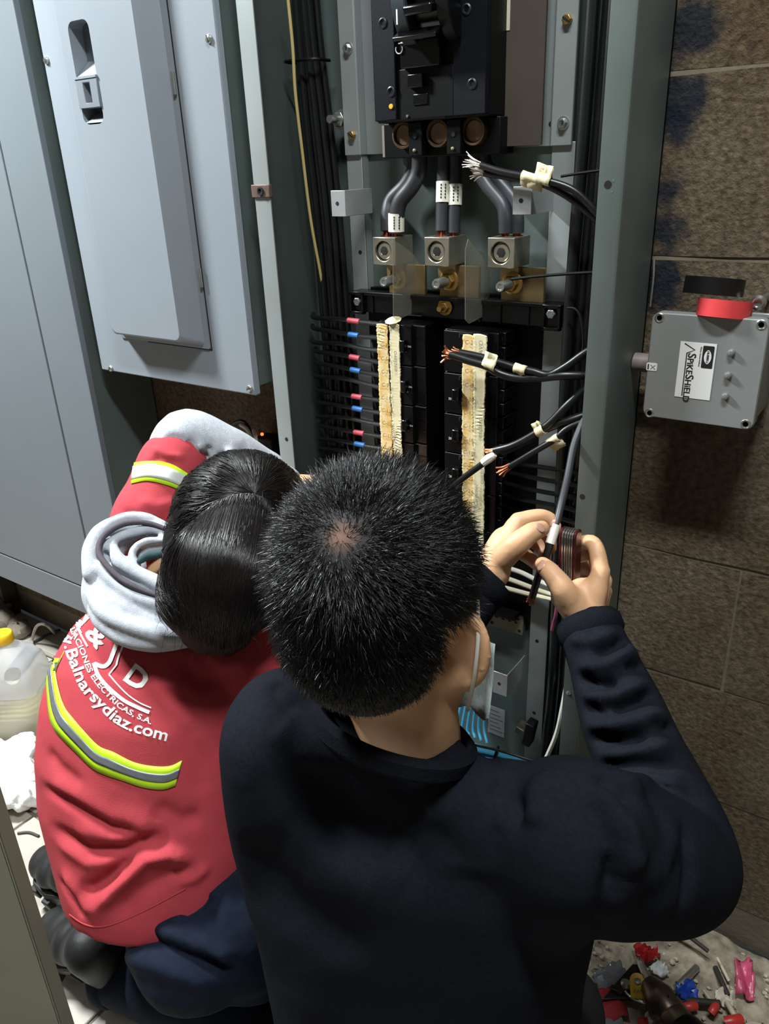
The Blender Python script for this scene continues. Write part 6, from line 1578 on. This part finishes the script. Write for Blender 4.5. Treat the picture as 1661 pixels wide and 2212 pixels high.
gp = t1 + ax * .15; build(MB().chain([gp, gp + Vector((.05, -.06, -.018))], [.024, .022], 16), 'grip', black_pl, dr)
# cutters with a yellow tag
ct = thing('cable_cutters', 'dark steel cable cutters half hidden beside the drill', 'cutters', PZ(1350, 2130, FLOOR))
Z_ = lambda a, b, h=.012: PZ(a, b, FLOOR + h)
build(MB().prism([Z_(1318, 2142, .03), Z_(1366, 2088, .03), Z_(1392, 2092, .03), Z_(1388, 2118, .03), Z_(1340, 2152, .03)], (0, 0, .007)), 'blade', mat('dark_tool_steel', '#3a3632', .4, .8, var=.25, vscale=60), ct, bevel=.001)
build(MB().prism([Z_(1300, 2165, .022), Z_(1330, 2128, .022), Z_(1395, 2140, .022), Z_(1390, 2162, .022)], (0, 0, .007)), 'blade', mat('dark_tool_steel', '#3a3632'), ct, bevel=.001)
build(MB().lathe(Z_(1352, 2128, .036), (0, 0, 1), [(.008, 0), (.008, .004), (.005, .007), (0, .007)], 14), 'pivot_bolt', zinc, ct)
build(MB().chain([Z_(1338, 2124, .034), Z_(1360, 2152, .034), Z_(1392, 2166, .034)], [.0022, .0022, .0022], 8), 'spring', zinc, ct)
yt = MB(); pts = []
c0 = Z_(1377, 2122, .050); c1 = Z_(1380, 2158, .040); dd = (c1 - c0); wv = dd.cross(Vector((0, 0, 1))).normalized() * .0115
for k in range(9): an = math.pi * k / 8; pts.append(c0 + wv * math.cos(an) - dd.normalized() * .0115 * math.sin(an))
yt.prism(pts + [c1 - wv, c1 + wv], (0, 0, .002)); tg = build(yt, 'yellow_tag', mat('yellow_plastic_tag', '#d2a911', .45, var=.05), ct, bevel=.0004)
build(MB().lathe(c0 + Vector((0, 0, .002)), (0, 0, 1), [(.0052, 0), (.005, .002), (.002, .003), (0, .003)], 12), 'tag_rivet', zinc, tg)
build(text_mb('MAX', .0075, lambda p, q: c0 + dd * .62 + wv.normalized() * p + Vector((0, 0, .0024)) - dd.normalized() * q), 'tag_print', mat('dark_amber_print', '#6b4a08', .6), tg, smooth=False)
# scraps
def crumple(name, label, cat, px, py, sx, sy, h, material, seed, rot_=0.0, group=None):
    rg = np.random.default_rng(seed); c = PZ(px, py, FLOOR + h); n, m = 9, 9; V = []
    R = Matrix.Rotation(rot_, 3, 'Z')
    for j in range(m):
        for i in range(n):
            V.append(c + R @ Vector(((i / (n - 1) - .5) * sx + rg.normal() * sx * .02, (j / (m - 1) - .5) * sy + rg.normal() * sy * .02, rg.normal() * h * .10 + .22 * h * math.sin(i * .9 + j * .5 + seed) + .15 * h * math.sin(j * 1.3 - i * .4))))
    mb = MB().add(V, [(j * n + i, j * n + i + 1, (j + 1) * n + i + 1, (j + 1) * n + i) for j in range(m - 1) for i in range(n - 1)])
    o = build(mb, name, material); o.modifiers.new('th', 'SOLIDIFY').thickness = .0012; return tag(o, label, cat, group)
red_c = mat('red_cloth', '#8f2226', .8, bump=.3, bscale=300); film = mat('clear_film', '#a9adb5', .2, trans=.6, spec=.7)
crumple('red_cloth', 'crumpled dark red cloth under the sweatshirt near the drill', 'cloth', 1285, 2172, .09, .05, .020, red_c, 1, .8)
crumple('red_wrapper', 'red scrap behind the drill bit', 'scrap', 1398, 2058, .035, .022, .030, mat('red_plastic_film', '#9c1c20', .4), 2, .5)
crumple('clear_bag', 'clear plastic bag lying at the bottom right edge', 'plastic bag', 1270, 2205, .10, .06, .018, film, 3, .6)
crumple('grey_bag', 'torn translucent film beside the cutters', 'plastic bag', 1318, 2108, .05, .03, .020, film, 4, .9)
crumple('pink_packet', 'pink foil packet lying on the dust at the right edge', 'packet', 1608, 2110, .026, .060, .024, mat('pink_foil', '#b24a66', .3, var=.1, vscale=60), 5, .25)
crumple('blue_connector', 'crumpled blue plastic connector near the drill chuck', 'connector', 1484, 2143, .030, .030, .026, mat('blue_plastic', '#1c3f9a', .35), 6, .4)
crumple('white_scrap', 'white paper scrap behind the drill bit', 'scrap', 1424, 2092, .026, .018, .022, mat('white_paper', '#cfd2d2', .7), 7, .7)
crumple('foam_scrap', 'pale cardboard scrap in the middle of the debris', 'scrap', 1565, 2154, .024, .022, .020, mat('pale_card', '#c9c0ad', .8), 8, .3)
crumple('white_scrap', 'small white scrap beside the drill housing', 'scrap', 1404, 2205, .014, .014, .024, mat('white_paper', '#cfd2d2'), 9, .3)
for k, (a, b, c_, d_, r_, m_, lb) in enumerate(((1478, 2176, 1502, 2172, .0065, 'r', 'short red sleeve piece next to the blue connector'), (1536, 2188, 1546, 2172, .0060, 'r', 'short red sleeve piece standing in the middle of the debris'), (1566, 2208, 1600, 2202, .0075, 'r', 'larger red sleeve piece at the bottom right'), (1382, 2208, 1396, 2206, .006, 'r', 'small red piece against the drill housing'),
                                                 (1460, 2135, 1505, 2090, .0055, 's', 'grey metal tube offcut pointing at the wall'), (1545, 2090, 1572, 2150, .0040, 'd', 'dark stick leaning in the debris'), (1470, 2160, 1555, 2168, .0050, 'd', 'dark strip lying under the red sleeves'), (1550, 2070, 1575, 2120, .0025, 'w', 'thin pale wire offcut near the pink packet'), (1520, 2140, 1545, 2175, .0020, 'w', 'thin pale wire offcut between the red sleeves'),
                                                 (1462, 2002, 1530, 2055, .0032, 'd', 'dark wire running down the wall foot to the dust'), (1570, 2165, 1590, 2200, .004, 'w', 'pale wood splinter near the bottom right'))):
    m_ = {'r': mat('red_sleeve_plastic', '#b5332c', .4), 's': zinc, 'd': mat('dark_debris', '#26221e', .7), 'w': mat('pale_offcut', '#b6ab94', .6)}[m_]
    h0 = .022 if b > 2030 else .05
    nm = 'sleeve_piece' if 'sleeve' in lb or 'red' in lb else ('wire_offcut' if 'wire' in lb else 'debris_stick')
    tag(build(MB().tube(smooth_path([PZ(a, b, FLOOR + h0), PZ((a + c_) / 2, (b + d_) / 2, FLOOR + h0 + .003), PZ(c_, d_, FLOOR + h0)], 3), r_, 10), nm, m_), lb, 'debris', 'offcuts in the dust')

# grit scattered in the dust
grit = MB(); rg = random.Random(21)
for k in range(170):
    c = Vector((rg.uniform(-.25, .06), rg.uniform(-.22, -.012), FLOOR + rg.uniform(.006, .014))); r_ = rg.uniform(.0012, .0045)
    b = MB().ball(c, (r_, r_ * rg.uniform(.6, 1), r_ * rg.uniform(.5, .9)), 6, 4, Matrix.Rotation(rg.uniform(0, 3), 3, 'X')); grit.add(b.v, b.f)
tag(build(grit, 'grit', mat('pale_grit', '#b1a693', .9, var=.3, vscale=200), smooth=False), 'small pale grit strewn over the dust by the block wall', 'grit', kind='stuff')
